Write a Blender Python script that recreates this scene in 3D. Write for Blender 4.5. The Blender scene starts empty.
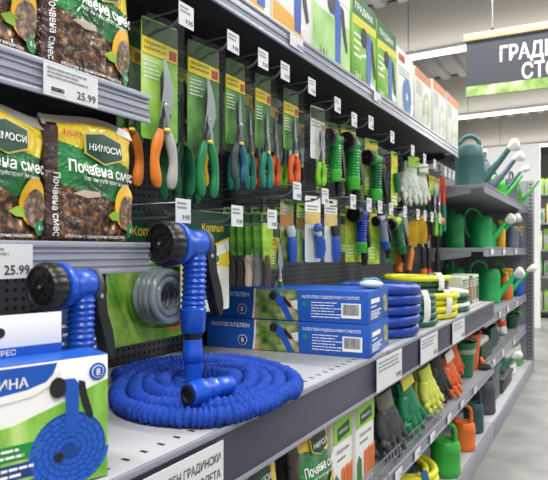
import bpy, bmesh, math, random
from mathutils import Matrix, Vector, noise as mnoise
random.seed(7)
PI = math.pi
C = bpy.context.scene.collection
SC = bpy.context.scene

# ------------------------------------------------------------------ camera, world, lights, exposure
EYE = 1.015
YAW = math.radians(30.4)
FPX = 560.0
cam_d = bpy.data.cameras.new('camera'); cam = bpy.data.objects.new('camera', cam_d); C.objects.link(cam)
cam.location = (0, 0, EYE); cam.rotation_euler = (PI/2, 0, YAW)
cam_d.sensor_width = 36; cam_d.lens = FPX/548*36; cam_d.shift_y = 10/548
cam_d.clip_start = 0.02; cam_d.clip_end = 100
cam_d.dof.use_dof = True; cam_d.dof.focus_distance = 1.15; cam_d.dof.aperture_fstop = 9.0
SC.camera = cam
w = bpy.data.worlds.new('store_air'); SC.world = w; w.use_nodes = True
w.node_tree.nodes['Background'].inputs[0].default_value = (0.97, 0.98, 1.0, 1)
w.node_tree.nodes['Background'].inputs[1].default_value = 0.58
def area(name, loc, sx, sy, power, rot=(0, 0, 0), col=(1, 0.98, 0.95)):
    d = bpy.data.lights.new(name, 'AREA'); d.shape = 'RECTANGLE'; d.size = sx; d.size_y = sy; d.energy = power; d.color = col
    o = bpy.data.objects.new(name, d); o.location = loc; o.rotation_euler = rot; C.objects.link(o); return o
LIGHT_Z = EYE+3.0
for i, (y, p) in enumerate(((-0.6, 370), (3.9, 370), (8.55, 370), (13.0, 370), (17.6, 370))):
    area('tube_light', (-0.2, y, LIGHT_Z-0.08), 7.0, 0.12, p)
    area('tube_uplight', (-0.2, y, LIGHT_Z+0.07), 7.0, 0.10, p*0.10, (PI, 0, 0))
SC.view_settings.view_transform = 'Standard'; SC.view_settings.look = 'None'
SC.view_settings.gamma = 1; SC.view_settings.use_curve_mapping = False
SC.view_settings.exposure = 0.0

# ------------------------------------------------------------------ measuring: which y / z a sight line has on the upright plane x = X
_c, _s = math.cos(YAW), math.sin(YAW)
def Y(u, X):
    a = (u-274)/FPX
    return X*(_c+a*_s)/(-_s+a*_c)
def Z(u, v, X):
    a = (u-274)/FPX
    return EYE - (v-250)/FPX*X/(-_s+a*_c)
def P(u, v, z):                                     # point of the sight line on the level z
    a = (u-274)/FPX; t = (z-EYE)/(-(v-250)/FPX)
    return (t*(-_s+a*_c), t*(_c+a*_s))

# ------------------------------------------------------------------ materials
MATS = {}
def lin(h):
    if isinstance(h, str):
        h = h.lstrip('#'); r = [int(h[i:i+2], 16)/255 for i in (0, 2, 4)]
        return tuple(((c/12.92) if c <= 0.04045 else ((c+0.055)/1.055)**2.4) for c in r)+(1,)
    return tuple(h)+(1,)
def mat(name, col, rough=0.5, metal=0.0, spec=0.5, coat=0.0, var=0.0, vs=30, bump=0.0, bs=200):
    if name in MATS: return MATS[name]
    m = bpy.data.materials.new(name); m.use_nodes = True; nt = m.node_tree; b = nt.nodes['Principled BSDF']
    b.inputs['Base Color'].default_value = lin(col); b.inputs['Roughness'].default_value = rough
    b.inputs['Metallic'].default_value = metal; b.inputs['Specular IOR Level'].default_value = spec
    b.inputs['Coat Weight'].default_value = coat
    if var > 0 or bump > 0:
        tc = nt.nodes.new('ShaderNodeTexCoord')
        n = nt.nodes.new('ShaderNodeTexNoise'); n.inputs['Scale'].default_value = vs; n.inputs['Detail'].default_value = 4
        nt.links.new(tc.outputs['Object'], n.inputs['Vector'])
        if var > 0:
            r = nt.nodes.new('ShaderNodeValToRGB'); c = lin(col)
            r.color_ramp.elements[0].position = 0.3; r.color_ramp.elements[1].position = 0.7
            r.color_ramp.elements[0].color = tuple(max(0, x*(1-var)) for x in c[:3])+(1,)
            r.color_ramp.elements[1].color = tuple(min(1, x*(1+var)) for x in c[:3])+(1,)
            nt.links.new(n.outputs['Fac'], r.inputs['Fac']); nt.links.new(r.outputs['Color'], b.inputs['Base Color'])
        if bump > 0:
            n2 = nt.nodes.new('ShaderNodeTexNoise'); n2.inputs['Scale'].default_value = bs; n2.inputs['Detail'].default_value = 3
            nt.links.new(tc.outputs['Object'], n2.inputs['Vector'])
            bp = nt.nodes.new('ShaderNodeBump'); bp.inputs['Strength'].default_value = bump; bp.inputs['Distance'].default_value = 0.004
            nt.links.new(n2.outputs['Fac'], bp.inputs['Height']); nt.links.new(bp.outputs['Normal'], b.inputs['Normal'])
    MATS[name] = m; return m
def printed(name, stops, scale=20, detail=6, rough=0.4, coat=0.0, stretch=(1, 1, 1)):
    """a printed photograph-like pattern: noise through a colour ramp"""
    if name in MATS: return MATS[name]
    m = bpy.data.materials.new(name); m.use_nodes = True; nt = m.node_tree; b = nt.nodes['Principled BSDF']
    tc = nt.nodes.new('ShaderNodeTexCoord'); mp = nt.nodes.new('ShaderNodeMapping'); mp.inputs['Scale'].default_value = stretch
    n = nt.nodes.new('ShaderNodeTexNoise'); n.inputs['Scale'].default_value = scale; n.inputs['Detail'].default_value = detail
    nt.links.new(tc.outputs['Object'], mp.inputs['Vector']); nt.links.new(mp.outputs['Vector'], n.inputs['Vector'])
    r = nt.nodes.new('ShaderNodeValToRGB'); nt.links.new(n.outputs['Fac'], r.inputs['Fac'])
    while len(r.color_ramp.elements) < len(stops): r.color_ramp.elements.new(0.5)
    for e, (p, c) in zip(r.color_ramp.elements, stops): e.position = p; e.color = lin(c)
    nt.links.new(r.outputs['Color'], b.inputs['Base Color'])
    b.inputs['Roughness'].default_value = rough; b.inputs['Coat Weight'].default_value = coat
    MATS[name] = m; return m
def clear(name='clear_plastic', haze=0.1):
    if name in MATS: return MATS[name]
    m = bpy.data.materials.new(name); m.use_nodes = True; nt = m.node_tree
    nt.nodes.remove(nt.nodes['Principled BSDF']); out = nt.nodes['Material Output']
    t = nt.nodes.new('ShaderNodeBsdfTransparent'); g = nt.nodes.new('ShaderNodeBsdfGlossy'); g.inputs['Roughness'].default_value = 0.18; g.inputs[0].default_value = (0.7, 0.7, 0.7, 1)
    t.inputs[0].default_value = (0.96, 0.98, 0.97, 1)
    mx = nt.nodes.new('ShaderNodeMixShader'); fr = nt.nodes.new('ShaderNodeLayerWeight'); fr.inputs[0].default_value = haze*0.5
    ma = nt.nodes.new('ShaderNodeMath'); ma.operation = 'ADD'; ma.inputs[1].default_value = haze*0.25
    nt.links.new(fr.outputs['Fresnel'], ma.inputs[0]); nt.links.new(ma.outputs[0], mx.inputs[0])
    nt.links.new(t.outputs[0], mx.inputs[1]); nt.links.new(g.outputs[0], mx.inputs[2]); nt.links.new(mx.outputs[0], out.inputs[0])
    MATS[name] = m; return m
def bag_print(name, side=0.13):
    """soil bag film: yellow head, green middle with a wavy edge, photo of dark soil below, brown side strip"""
    m = bpy.data.materials.new(name); m.use_nodes = True; nt = m.node_tree; b = nt.nodes['Principled BSDF']; L = nt.links.new
    tc = nt.nodes.new('ShaderNodeTexCoord'); sp = nt.nodes.new('ShaderNodeSeparateXYZ'); L(tc.outputs['Generated'], sp.inputs[0])
    def math_(op, a, bb):
        n = nt.nodes.new('ShaderNodeMath'); n.operation = op
        for i, q in enumerate((a, bb)):
            if isinstance(q, (int, float)): n.inputs[i].default_value = q
            else: L(q, n.inputs[i])
        return n.outputs[0]
    def noise(scale, det=5, vec='Object'):
        n = nt.nodes.new('ShaderNodeTexNoise'); n.inputs['Scale'].default_value = scale; n.inputs['Detail'].default_value = det
        L(tc.outputs[vec], n.inputs['Vector']); return n.outputs['Fac']
    def ramp(f, stops, interp='LINEAR'):
        r = nt.nodes.new('ShaderNodeValToRGB'); r.color_ramp.interpolation = interp
        while len(r.color_ramp.elements) < len(stops): r.color_ramp.elements.new(0.5)
        for e, (p, c) in zip(r.color_ramp.elements, stops): e.position = p; e.color = lin(c)
        L(f, r.inputs['Fac']); return r.outputs['Color']
    def mix(f, a, bb):
        n = nt.nodes.new('ShaderNodeMix'); n.data_type = 'RGBA'; L(f, n.inputs['Factor']); L(a, n.inputs['A']); L(bb, n.inputs['B']); return n.outputs['Result']
    soil = ramp(noise(95, 8), [(0.30, '#0d0806'), (0.44, '#33200f'), (0.55, '#66401f'), (0.66, '#a07348'), (0.76, '#dcc6a6')])
    green = ramp(noise(14, 2), [(0.35, '#0a5c2c'), (0.65, '#128a3e')])
    yellow = ramp(noise(6, 1), [(0.3, '#e8c416'), (0.7, '#f4d62a')])
    # edge of the soil photo runs up to the left, edge of the yellow head dips in the middle
    zz = math_('ADD', sp.outputs['Z'], math_('MULTIPLY', math_('SUBTRACT', noise(18, 4), 0.5), 0.16))
    z1 = math_('ADD', zz, math_('MULTIPLY', math_('SUBTRACT', sp.outputs['X'], 0.5), 0.22))
    xx = math_('SUBTRACT', sp.outputs['X'], 0.55)
    z2 = math_('ADD', sp.outputs['Z'], math_('MULTIPLY', xx, 0.16))
    c = mix(math_('GREATER_THAN', z1, 0.40), soil, green)
    c = mix(math_('GREATER_THAN', z2, 0.74), c, yellow)
    brown = ramp(noise(30, 5), [(0.35, '#24140c'), (0.65, '#4a2c1c')])
    c = mix(math_('LESS_THAN', sp.outputs['X'], side), c, brown)
    L(c, b.inputs['Base Color']); b.inputs['Roughness'].default_value = 0.22; b.inputs['Coat Weight'].default_value = 0.7
    n2 = nt.nodes.new('ShaderNodeTexNoise'); n2.inputs['Scale'].default_value = 22; n2.inputs['Detail'].default_value = 4; n2.inputs['Distortion'].default_value = 2.6
    L(tc.outputs['Object'], n2.inputs['Vector'])
    bp = nt.nodes.new('ShaderNodeBump'); bp.inputs['Strength'].default_value = 0.9; bp.inputs['Distance'].default_value = 0.014
    L(n2.outputs['Fac'], bp.inputs['Height']); L(bp.outputs['Normal'], b.inputs['Normal'])
    return m
def pegboard_mat():
    m = bpy.data.materials.new('perforated_steel'); m.use_nodes = True; nt = m.node_tree; b = nt.nodes['Principled BSDF']; L = nt.links.new
    tc = nt.nodes.new('ShaderNodeTexCoord')
    v = nt.nodes.new('ShaderNodeVectorMath'); v.operation = 'FRACTION'; s = nt.nodes.new('ShaderNodeVectorMath'); s.operation = 'SCALE'; s.inputs['Scale'].default_value = 1/0.0185
    L(tc.outputs['Object'], s.inputs[0]); L(s.outputs[0], v.inputs[0])
    sp = nt.nodes.new('ShaderNodeSeparateXYZ'); L(v.outputs[0], sp.inputs[0])
    cb = nt.nodes.new('ShaderNodeCombineXYZ'); L(sp.outputs['Y'], cb.inputs[0]); L(sp.outputs['Z'], cb.inputs[1])
    d = nt.nodes.new('ShaderNodeVectorMath'); d.operation = 'DISTANCE'; d.inputs[1].default_value = (0.5, 0.5, 0); L(cb.outputs[0], d.inputs[0])
    r = nt.nodes.new('ShaderNodeValToRGB'); r.color_ramp.elements[0].position = 0.20; r.color_ramp.elements[1].position = 0.26
    r.color_ramp.elements[0].color = (0.004, 0.004, 0.005, 1); r.color_ramp.elements[1].color = lin('#5c5f64')
    L(d.outputs['Value'], r.inputs['Fac']); L(r.outputs['Color'], b.inputs['Base Color']); b.inputs['Roughness'].default_value = 0.5
    return m
def concrete():
    m = bpy.data.materials.new('polished_concrete'); m.use_nodes = True; nt = m.node_tree; b = nt.nodes['Principled BSDF']; L = nt.links.new
    tc = nt.nodes.new('ShaderNodeTexCoord')
    n = nt.nodes.new('ShaderNodeTexNoise'); n.inputs['Scale'].default_value = 5; n.inputs['Detail'].default_value = 8; L(tc.outputs['Object'], n.inputs['Vector'])
    r = nt.nodes.new('ShaderNodeValToRGB'); r.color_ramp.elements[0].position = 0.3; r.color_ramp.elements[1].position = 0.7
    r.color_ramp.elements[0].color = lin('#6d6d6a'); r.color_ramp.elements[1].color = lin('#8e8e8a')
    L(n.outputs['Fac'], r.inputs['Fac']); L(r.outputs['Color'], b.inputs['Base Color']); b.inputs['Roughness'].default_value = 0.42
    return m

white_ink = mat('white_ink', '#f2f2ee', 0.5); black_ink = mat('black_ink', '#1a1a1c', 0.5); yellow_ink = mat('yellow_ink', '#efcf2c', 0.45)
green_ink = mat('green_ink', '#1f8a3c', 0.45); dkgreen_ink = mat('dark_green_ink', '#0d3f2a', 0.45); red_ink = mat('red_ink', '#c03a22', 0.45)
blue_ink = mat('blue_ink', '#1a55b4', 0.4); navy_ink = mat('navy_ink', '#123a80', 0.4); grey_ink = mat('grey_ink', '#8d9094', 0.5)
lime_ink = mat('lime_ink', '#8cc63a', 0.45); orange_ink = mat('orange_ink', '#e07a2c', 0.45)
paper = mat('white_paper', '#d6d8db', 0.6); card_white = mat('white_board', '#ececea', 0.5, coat=0.2)
charcoal = mat('charcoal_steel', '#2c2d30', 0.55); dark_steel = mat('dark_steel', '#3a3c40', 0.5)
deck_grey = mat('pale_grey_deck', '#abadb0', 0.42, var=0.05, vs=6); shelf_grey = mat('shelf_grey', '#83868c', 0.45)
rail_violet = mat('violet_grey_rail', '#34334a', 0.42, coat=0.1, var=0.06, vs=9); rail_silver = mat('silver_rail', '#979caa', 0.34, spec=0.6); rail_edge = mat('rail_edge', '#8a8b98', 0.35)
chrome = mat('chrome_wire', '#b9bcc0', 0.25, metal=0.9); steel = mat('blade_steel', '#c6cacd', 0.3, metal=0.9); dk_blade = mat('dark_blade', '#2a2b2d', 0.35, metal=0.5)
blue_plastic = mat('blue_plastic', '#0d4fc0', 0.32, coat=0.2); blue_dark = mat('deep_blue_plastic', '#0a3c96', 0.35); black_plastic = mat('black_plastic', '#17181a', 0.42)
grey_seal = mat('grey_seal', '#4c5056', 0.5)
hose_blue = mat('blue_hose_fabric', '#0a3fa6', 0.85, var=0.18, vs=60, bump=0.5, bs=260)
clear_film = clear('clear_film', 0.10); clear_hard = clear('clear_blister', 0.16)
foliage = printed('foliage_print', [(0.28, '#14301a'), (0.42, '#3f6b2a'), (0.52, '#7f8f4a'), (0.62, '#b8a488'), (0.72, '#d8c2b0')], 28, 6)
grass = printed('grass_print', [(0.25, '#3f7f26'), (0.45, '#6fae3a'), (0.6, '#9ccf5a'), (0.75, '#cfe79a')], 16, 5, stretch=(1.6, 1, 0.6))
leafcard = printed('leaf_card_print', [(0.25, '#2e6e20'), (0.42, '#6fae2c'), (0.58, '#a9d44a'), (0.78, '#dcecb0')], 12, 4, coat=0.3)
deepcard = printed('deep_green_card_print', [(0.3, '#163c1c'), (0.5, '#2f6e2a'), (0.7, '#78a84a')], 11, 3, coat=0.3)
palecard = printed('pale_card_print', [(0.3, '#d5dfc0'), (0.5, '#eef1e4'), (0.7, '#f6f6f2')], 10, 3, coat=0.3)
brightcard = printed('bright_card_print', [(0.3, '#6fae1c'), (0.5, '#a9d43a'), (0.7, '#e8e850')], 22, 4, coat=0.3)
peg_mat = pegboard_mat()

# ------------------------------------------------------------------ mesh helpers
def newbm(): return bmesh.new()
def box(bm, x0, x1, y0, y1, z0, z1, bev=0.0, seg=2):
    vs = [bm.verts.new((x, y, z)) for x in (x0, x1) for y in (y0, y1) for z in (z0, z1)]
    fs = [(0, 1, 3, 2), (4, 6, 7, 5), (0, 4, 5, 1), (2, 3, 7, 6), (0, 2, 6, 4), (1, 5, 7, 3)]
    F = [bm.faces.new([vs[i] for i in f]) for f in fs]
    if bev > 0:
        es = list({e for f in F for e in f.edges})
        bmesh.ops.bevel(bm, geom=es, offset=bev, segments=seg, affect='EDGES', profile=0.5)
    return vs
def frame_at(t, up=Vector((0, 0, 1))):
    t = t.normalized()
    if abs(t.dot(up)) > 0.96: up = Vector((1, 0, 0))
    a = t.cross(up).normalized(); b = a.cross(t).normalized(); return a, b
def tube(bm, pts, r, n=10, closed=False, caps=True, flat=1.0, up=Vector((0, 0, 1))):
    pts = [Vector(p) for p in pts]; N = len(pts); rs = r if isinstance(r, (list, tuple)) else [r]*N
    rings = []
    for i, p in enumerate(pts):
        if closed: t = pts[(i+1) % N]-pts[i-1]
        else: t = pts[min(i+1, N-1)]-pts[max(i-1, 0)]
        a, b = frame_at(t, up)
        rings.append([bm.verts.new(p+a*(math.cos(2*PI*k/n)*rs[i])+b*(math.sin(2*PI*k/n)*rs[i]*flat)) for k in range(n)])
    for i in range(N if closed else N-1):
        A, B = rings[i], rings[(i+1) % N]
        for k in range(n): bm.faces.new((A[k], A[(k+1) % n], B[(k+1) % n], B[k]))
    if caps and not closed:
        bm.faces.new(rings[0][::-1]); bm.faces.new(rings[-1])
    return rings
def lathe(bm, prof, n=24, M=None, knurl=None):
    """prof: list of (r, z); M places it; knurl(k, i) scales the radius"""
    M = M or Matrix.Identity(4); rings = []
    for i, (r, z) in enumerate(prof):
        if r < 1e-6: rings.append([bm.verts.new(M @ Vector((0, 0, z)))]); continue
        rings.append([bm.verts.new(M @ Vector((math.cos(2*PI*k/n)*r*(knurl(k, i) if knurl else 1), math.sin(2*PI*k/n)*r*(knurl(k, i) if knurl else 1), z))) for k in range(n)])
    for A, B in zip(rings[:-1], rings[1:]):
        if len(A) == 1 and len(B) == 1: continue
        for k in range(n):
            k2 = (k+1) % n
            if len(A) == 1: bm.faces.new((A[0], B[k2], B[k]))
            elif len(B) == 1: bm.faces.new((A[k], A[k2], B[0]))
            else: bm.faces.new((A[k], A[k2], B[k2], B[k]))
    for R, rev in ((rings[0], True), (rings[-1], False)):
        if len(R) > 2: bm.faces.new(R[::-1] if rev else R)
def prism(bm, out, y0, y1):
    """outline in (x, z), front face at y0"""
    A = [bm.verts.new((x, y0, z)) for x, z in out]; B = [bm.verts.new((x, y1, z)) for x, z in out]; n = len(out)
    bm.faces.new(A); bm.faces.new(B[::-1])
    for i in range(n): bm.faces.new((A[(i+1) % n], A[i], B[i], B[(i+1) % n]))
def ball(bm, c, r, seg=12, sc=(1, 1, 1)):
    bmesh.ops.create_uvsphere(bm, u_segments=seg, v_segments=max(6, seg*2//3), radius=r, matrix=Matrix.Translation(c) @ Matrix.Diagonal((*sc, 1)))
def link(name, bm, m, parent=None, smooth=None):
    bmesh.ops.recalc_face_normals(bm, faces=bm.faces[:])
    me = bpy.data.meshes.new(name); bm.to_mesh(me); bm.free()
    if m: me.materials.append(m)
    o = bpy.data.objects.new(name, me); C.objects.link(o)
    if parent: o.parent = parent
    if smooth is not None:
        me.shade_smooth()
        if smooth < 3: me.set_sharp_from_angle(angle=smooth)
    return o
SM = math.radians(38)
def part(name, bm, m, parent, smooth=SM, label=None):
    o = link(name, bm, m, parent, smooth)
    if label: o['label'] = label
    return o
def thing(name, label, cat, loc=(0, 0, 0), rz=0.0, group=None):
    o = bpy.data.objects.new(name, None); C.objects.link(o); o.location = loc; o.rotation_euler = (0, 0, rz)
    o['label'] = label; o['category'] = cat
    if group: o['group'] = group
    return o
def solo(name, bm, m, label, cat, loc=(0, 0, 0), rz=0.0, group=None, smooth=SM):
    o = link(name, bm, m, None, smooth); o.location = loc; o.rotation_euler = (0, 0, rz); o['label'] = label; o['category'] = cat
    if group: o['group'] = group
    return o
def struct(name, bm, m, smooth=None):
    o = link(name, bm, m, None, smooth); o['kind'] = 'structure'; return o
def dup(root, loc, rz, label, group=None):
    r = root.copy(); C.objects.link(r); r.location = loc; r.rotation_euler = (root.rotation_euler[0], root.rotation_euler[1], rz); r['label'] = label
    if group: r['group'] = group
    for ch in list(root.children):
        c = ch.copy(); C.objects.link(c); c.parent = r
        for g in list(ch.children):
            d = g.copy(); C.objects.link(d); d.parent = c
    return r
R90 = PI/2                                           # local x -> world +y, local front (-y) -> aisle (+x)
_txt = {}
def text_geo(s, size, bold):
    k = (s, size, bold)
    if k in _txt: return _txt[k]
    cu = bpy.data.curves.new('t', 'FONT'); cu.body = s; cu.size = size; cu.align_x = 'LEFT'; cu.offset = bold*size; cu.resolution_u = 2
    o = bpy.data.objects.new('t', cu); C.objects.link(o)
    me = o.to_mesh(); vs = [(v.co.x, v.co.y) for v in me.vertices]; fs = [tuple(p.vertices) for p in me.polygons]
    o.to_mesh_clear(); bpy.data.objects.remove(o); bpy.data.curves.remove(cu)
    if not vs: vs, fs = [(0, 0), (size*0.1, 0), (0, size*0.1)], [(0, 1, 2)]
    _txt[k] = (vs, fs); return _txt[k]
def text(parent, s, size, x, z, y, m, align='C', bold=0.0, name='lettering', rot=0.0, drape=None, width=None, slant=0.0):
    vs, fs = text_geo(s, size, bold)
    x0 = min(v[0] for v in vs); x1 = max(v[0] for v in vs); wd = x1-x0
    k = (width/wd) if width else 1.0
    ax = {'L': x0, 'C': (x0+x1)/2, 'R': x1}[align]
    bm = newbm(); V = []
    for a, b in vs:
        a = (a-ax)*k; b = b+slant*a
        p, q = a*math.cos(rot)-b*math.sin(rot)+x, a*math.sin(rot)+b*math.cos(rot)+z
        V.append(bm.verts.new((p, (drape(p, q)-0.0012) if drape else y, q)))
    for f in fs:
        try: bm.faces.new([V[i] for i in f])
        except ValueError: pass
    me = bpy.data.meshes.new(name); bm.to_mesh(me); bm.free(); me.materials.append(m)
    o = bpy.data.objects.new(name, me); C.objects.link(o); o.parent = parent; return o
def patch(parent, name, x0, x1, z0, z1, y, m, t=0.0006):
    bm = newbm(); box(bm, x0, x1, y-t, y, z0, z1); return part(name, bm, m, parent, None)
def poly(parent, name, out, y, m, t=0.0006):
    bm = newbm(); prism(bm, out, y-t, y); return part(name, bm, m, parent, None)
def circle_pts(cx, cz, r, n=24, sx=1.0): return [(cx+math.cos(2*PI*k/n)*r*sx, cz+math.sin(2*PI*k/n)*r) for k in range(n)]
def fine_print(parent, x0, x1, z0, z1, y, m, rows=4, seed=0, name='fine_print', fill=0.45):
    rn = random.Random(seed); bm = newbm(); h = (z1-z0)/rows
    for i in range(rows):
        a = x0; zz = z1-(i+0.5)*h; end = x1-(x1-x0)*rn.uniform(0, 0.3)
        while a < end:
            b = min(end, a+rn.uniform(0.06, 0.22)*(x1-x0)); box(bm, a, b, y-0.0005, y, zz-h*fill/2, zz+h*fill/2); a = b+(x1-x0)*0.025
    return part(name, bm, m, parent, None)
def barcode(parent, x0, x1, z0, z1, y):
    lab = patch(parent, 'barcode_label', x0, x1, z0, z1, y, white_ink); rn = random.Random(3); bm = newbm(); a = x0+(x1-x0)*0.08
    while a < x1-(x1-x0)*0.08:
        wd = (x1-x0)*rn.choice((0.012, 0.02, 0.03)); box(bm, a, a+wd, y-0.0011, y-0.0007, z0+(z1-z0)*0.2, z1-(z1-z0)*0.08); a += wd+(x1-x0)*rn.choice((0.015, 0.025))
    part('barcode', bm, black_ink, lab, None)
def nozzle_print(parent, cx, cz, s, y, body=None, name='nozzle_picture'):
    body = body or blue_ink
    b = poly(parent, name, [(cx+a*s, cz+c*s) for a, c in ((-0.24, 0.52), (0.06, 0.5), (0.13, 0.4), (0.13, 0.1), (0.11, -0.5), (-0.1, -0.5), (-0.1, 0.2), (-0.24, 0.24))], y, body)
    poly(b, 'head_picture', circle_pts(cx-0.24*s, cz+0.38*s, 0.18*s, 20, 0.8), y-0.0006, black_ink)
    poly(b, 'lever_picture', [(cx+a*s, cz+c*s) for a, c in ((0.13, 0.46), (0.24, 0.42), (0.28, 0.2), (0.4, -0.2), (0.33, -0.26), (0.2, 0.0), (0.13, 0.3))], y-0.0003, black_ink)
    return b
def coil_print(parent, cx, cz, r, y, turns=5, sq=0.8, m1=None, m2=None):
    m1 = m1 or blue_ink; m2 = m2 or navy_ink
    base = poly(parent, 'hose_picture', circle_pts(cx, cz, r*1.02, 40, 1/sq if sq > 1 else 1.0), y, m2) if False else None
    bm = newbm(); N = turns*48; w_ = r/(turns+1.2)
    def pt(i, off):
        t = 2*PI*i/48; rr = r*0.22+(r*0.78)*i/N+off*1.0
        return (cx+math.cos(t)*rr, cz+math.sin(t)*rr*sq)
    V = [(bm.verts.new((*pt(i, -w_*0.42)[:1], y-0.0006, pt(i, -w_*0.42)[1])), bm.verts.new((pt(i, w_*0.38)[0], y-0.0006, pt(i, w_*0.38)[1]))) for i in range(N)]
    for (a, b), (c, d) in zip(V[:-1], V[1:]): bm.faces.new((a, b, d, c))
    h = part('hose_picture', bm, m1, parent, None)
    bm = newbm()
    for j in range(int(N/2.63)-1):
        i = j*2.63; a, b, c, d = pt(i, -w_*0.40), pt(i+0.7, w_*0.36), pt(i+1.0, w_*0.36), pt(i+0.35, -w_*0.40)
        bm.faces.new([bm.verts.new((q[0], y-0.0009, q[1])) for q in (a, b, c, d)])
    part('hose_fold_picture', bm, m2, h, None)
    return h

# ================================================================== THE ROOM
bm = newbm(); box(bm, -9, 7, -3, 26, -0.2, 0); struct('floor', bm, concrete())
ROOF = EYE+3.95
bm = newbm(); x = -10.0; prof = []
while x < 8:
    prof += [(x, 0), (x+0.16, 0), (x+0.20, 0.09), (x+0.36, 0.09)]; x += 0.40
A = [[bm.verts.new((px, yy, ROOF+pz)) for px, pz in prof] for yy in (-3, 26)]
for i in range(len(prof)-1): bm.faces.new((A[0][i], A[0][i+1], A[1][i+1], A[1][i]))
struct('ceiling', bm, mat('roof_sheet', '#8f8e8a', 0.6))
beam_m = mat('beam_paint', '#9c9890', 0.7)
for i, y in enumerate((4.2, 8.75, 13.2, 17.8)):
    bm = newbm(); box(bm, -9, 7, y, y+0.35, LIGHT_Z+0.12, ROOF+0.05); struct('trim_%d' % (i+1), bm, beam_m)
wall_m = mat('far_wall_paint', '#a8a5a0', 0.7)
bm = newbm(); box(bm, -9, 7, 26, 26.2, 0, ROOF+0.3); struct('wall_back', bm, wall_m)
bm = newbm(); box(bm, -9.2, -9, -3, 26, 0, ROOF+0.3); struct('wall_left', bm, wall_m)
# linear ceiling lights
tube_m = bpy.data.materials.new('light_tube'); tube_m.use_nodes = True
b = tube_m.node_tree.nodes['Principled BSDF']; b.inputs['Emission Color'].default_value = (1, 0.99, 0.96, 1); b.inputs['Emission Strength'].default_value = 4
for (y, lab) in ((3.9, 'linear ceiling light nearest above the aisle'), (8.55, 'linear white ceiling light behind the hanging sign, highest in view'), (13.0, 'linear white ceiling light below and beyond the hanging sign'), (17.6, 'linear white ceiling light farthest away, low above the white partition')):
    t = thing('ceiling_light', lab, 'light', (-0.2, y, LIGHT_Z), 0, 'linear ceiling lights')
    bm = newbm(); box(bm, -3.5, 3.5, -0.05, 0.05, 0.0, 0.06); part('housing', bm, card_white, t, None)
    bm = newbm(); box(bm, -3.48, 3.48, -0.065, 0.065, -0.05, 0.0, 0.015); part('diffuser', bm, tube_m, t)
    for k, xx in enumerate((-2.4, 2.4)):
        bm = newbm(); tube(bm, [(xx, 0, 0.05), (xx, 0, ROOF-LIGHT_Z+0.02)], 0.006, 6); part('suspension_wire', bm, dark_steel, t)

# hanging aisle sign
sx, sy, sz = -0.93, 4.15, EYE
SD = 4.3
def onD(u, v, D): a = (u-274)/FPX; return (D*(-_s+a*_c), D*(_c+a*_s), EYE-(v-250)/FPX*D)
pl = onD(466, 97, SD); pt_ = onD(466, 42, SD); SW = 1.22; SH = pt_[2]-pl[2]
rzS = math.radians(4)
t = thing('hanging_sign', 'dark grey hanging sign with white lettering and wooden top rail above the aisle', 'sign', (pl[0], pl[1], pl[2]), rzS)
sign_grey = mat('sign_grey', '#3b3f46', 0.5)
bm = newbm(); box(bm, 0, SW, 0, 0.02, 0.075, SH); part('panel', bm, sign_grey, t, None)
bm = newbm(); box(bm, 0, SW, -0.002, 0.022, 0.0, 0.075); part('grass_strip', bm, printed('sign_strip', [(0.3, '#4f7a34'), (0.5, '#8fae5c'), (0.7, '#cddcae')], 9, 5), t, None, 'printed strip of blurred greenery')
bm = newbm(); box(bm, -0.015, SW+0.015, -0.012, 0.032, SH, SH+0.055, 0.003); part('wooden_rail', bm, mat('pale_wood', '#cdb08c', 0.5, var=0.12, vs=7), t)
text(t, 'ГРАДИНСКИ', 0.155, 0.592, SH-0.186, -0.001, white_ink, 'C', 0.02, width=0.70)
text(t, 'СТОКИ', 0.155, 0.592, SH-0.335, -0.001, white_ink, 'C', 0.02, width=0.40)
for xx in (0.19, SW-0.19):
    bm = newbm(); tube(bm, [(xx, 0.01, SH+0.05), (xx, 0.01, ROOF-pl[2])], 0.004, 6); part('hanging_wire', bm, chrome, t)
    bm = newbm(); tube(bm, [(xx, 0.01, SH+0.05), (xx, 0.01, SH+0.075)], 0.013, 8); part('wire_clamp', bm, dark_steel, t)

# ================================================================== THE SHELVING
BX = -1.025                                          # pegboard face
MZ = 0.74; LZ = 0.405; BZ = 0.09; TZ = 1.567; UZ = 1.282; VZ = 1.024
SECT = [-0.45, 1.45, 3.17, 5.2]
names = ['soil bags and hose box', 'tools and coiled blue hose', 'watering cans']
for i in range(3):
    y0, y1 = SECT[i]+0.004, SECT[i+1]-0.035 if i == 2 else SECT[i+1]-0.004
    t = thing('pegboard_panel', 'dark perforated steel back panel behind the %s' % names[i], 'panel', (0, 0, 0), 0, 'perforated back panels')
    bm = newbm(); box(bm, BX-0.03, BX, y0, y1, 0.10, 1.62); part('panel_sheet', bm, peg_mat, t, None)
    bm = newbm(); box(bm, BX-0.032, BX+0.004, y0, y1, 1.62, 1.65, 0.003); part('cap_rail', bm, charcoal, t)
for y, w_ in ((SECT[1], 'between the soil bags and the pruners'), (SECT[2], 'between the hand tools and the watering cans')):
    t = thing('shelf_upright', 'dark slotted steel upright %s' % w_, 'upright', (BX+0.0, y, 0), 0, 'slotted uprights')
    bm = newbm(); box(bm, 0.001, 0.03, -0.015, 0.015, 0.1, 1.62, 0.002); part('post', bm, charcoal, t)
    bm = newbm(); [box(bm, 0.0295, 0.0315, -0.004, 0.004, 0.2+k*0.05, 0.225+k*0.05) for k in range(28)]; part('slot_pattern', bm, black_ink, t, None)
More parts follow.
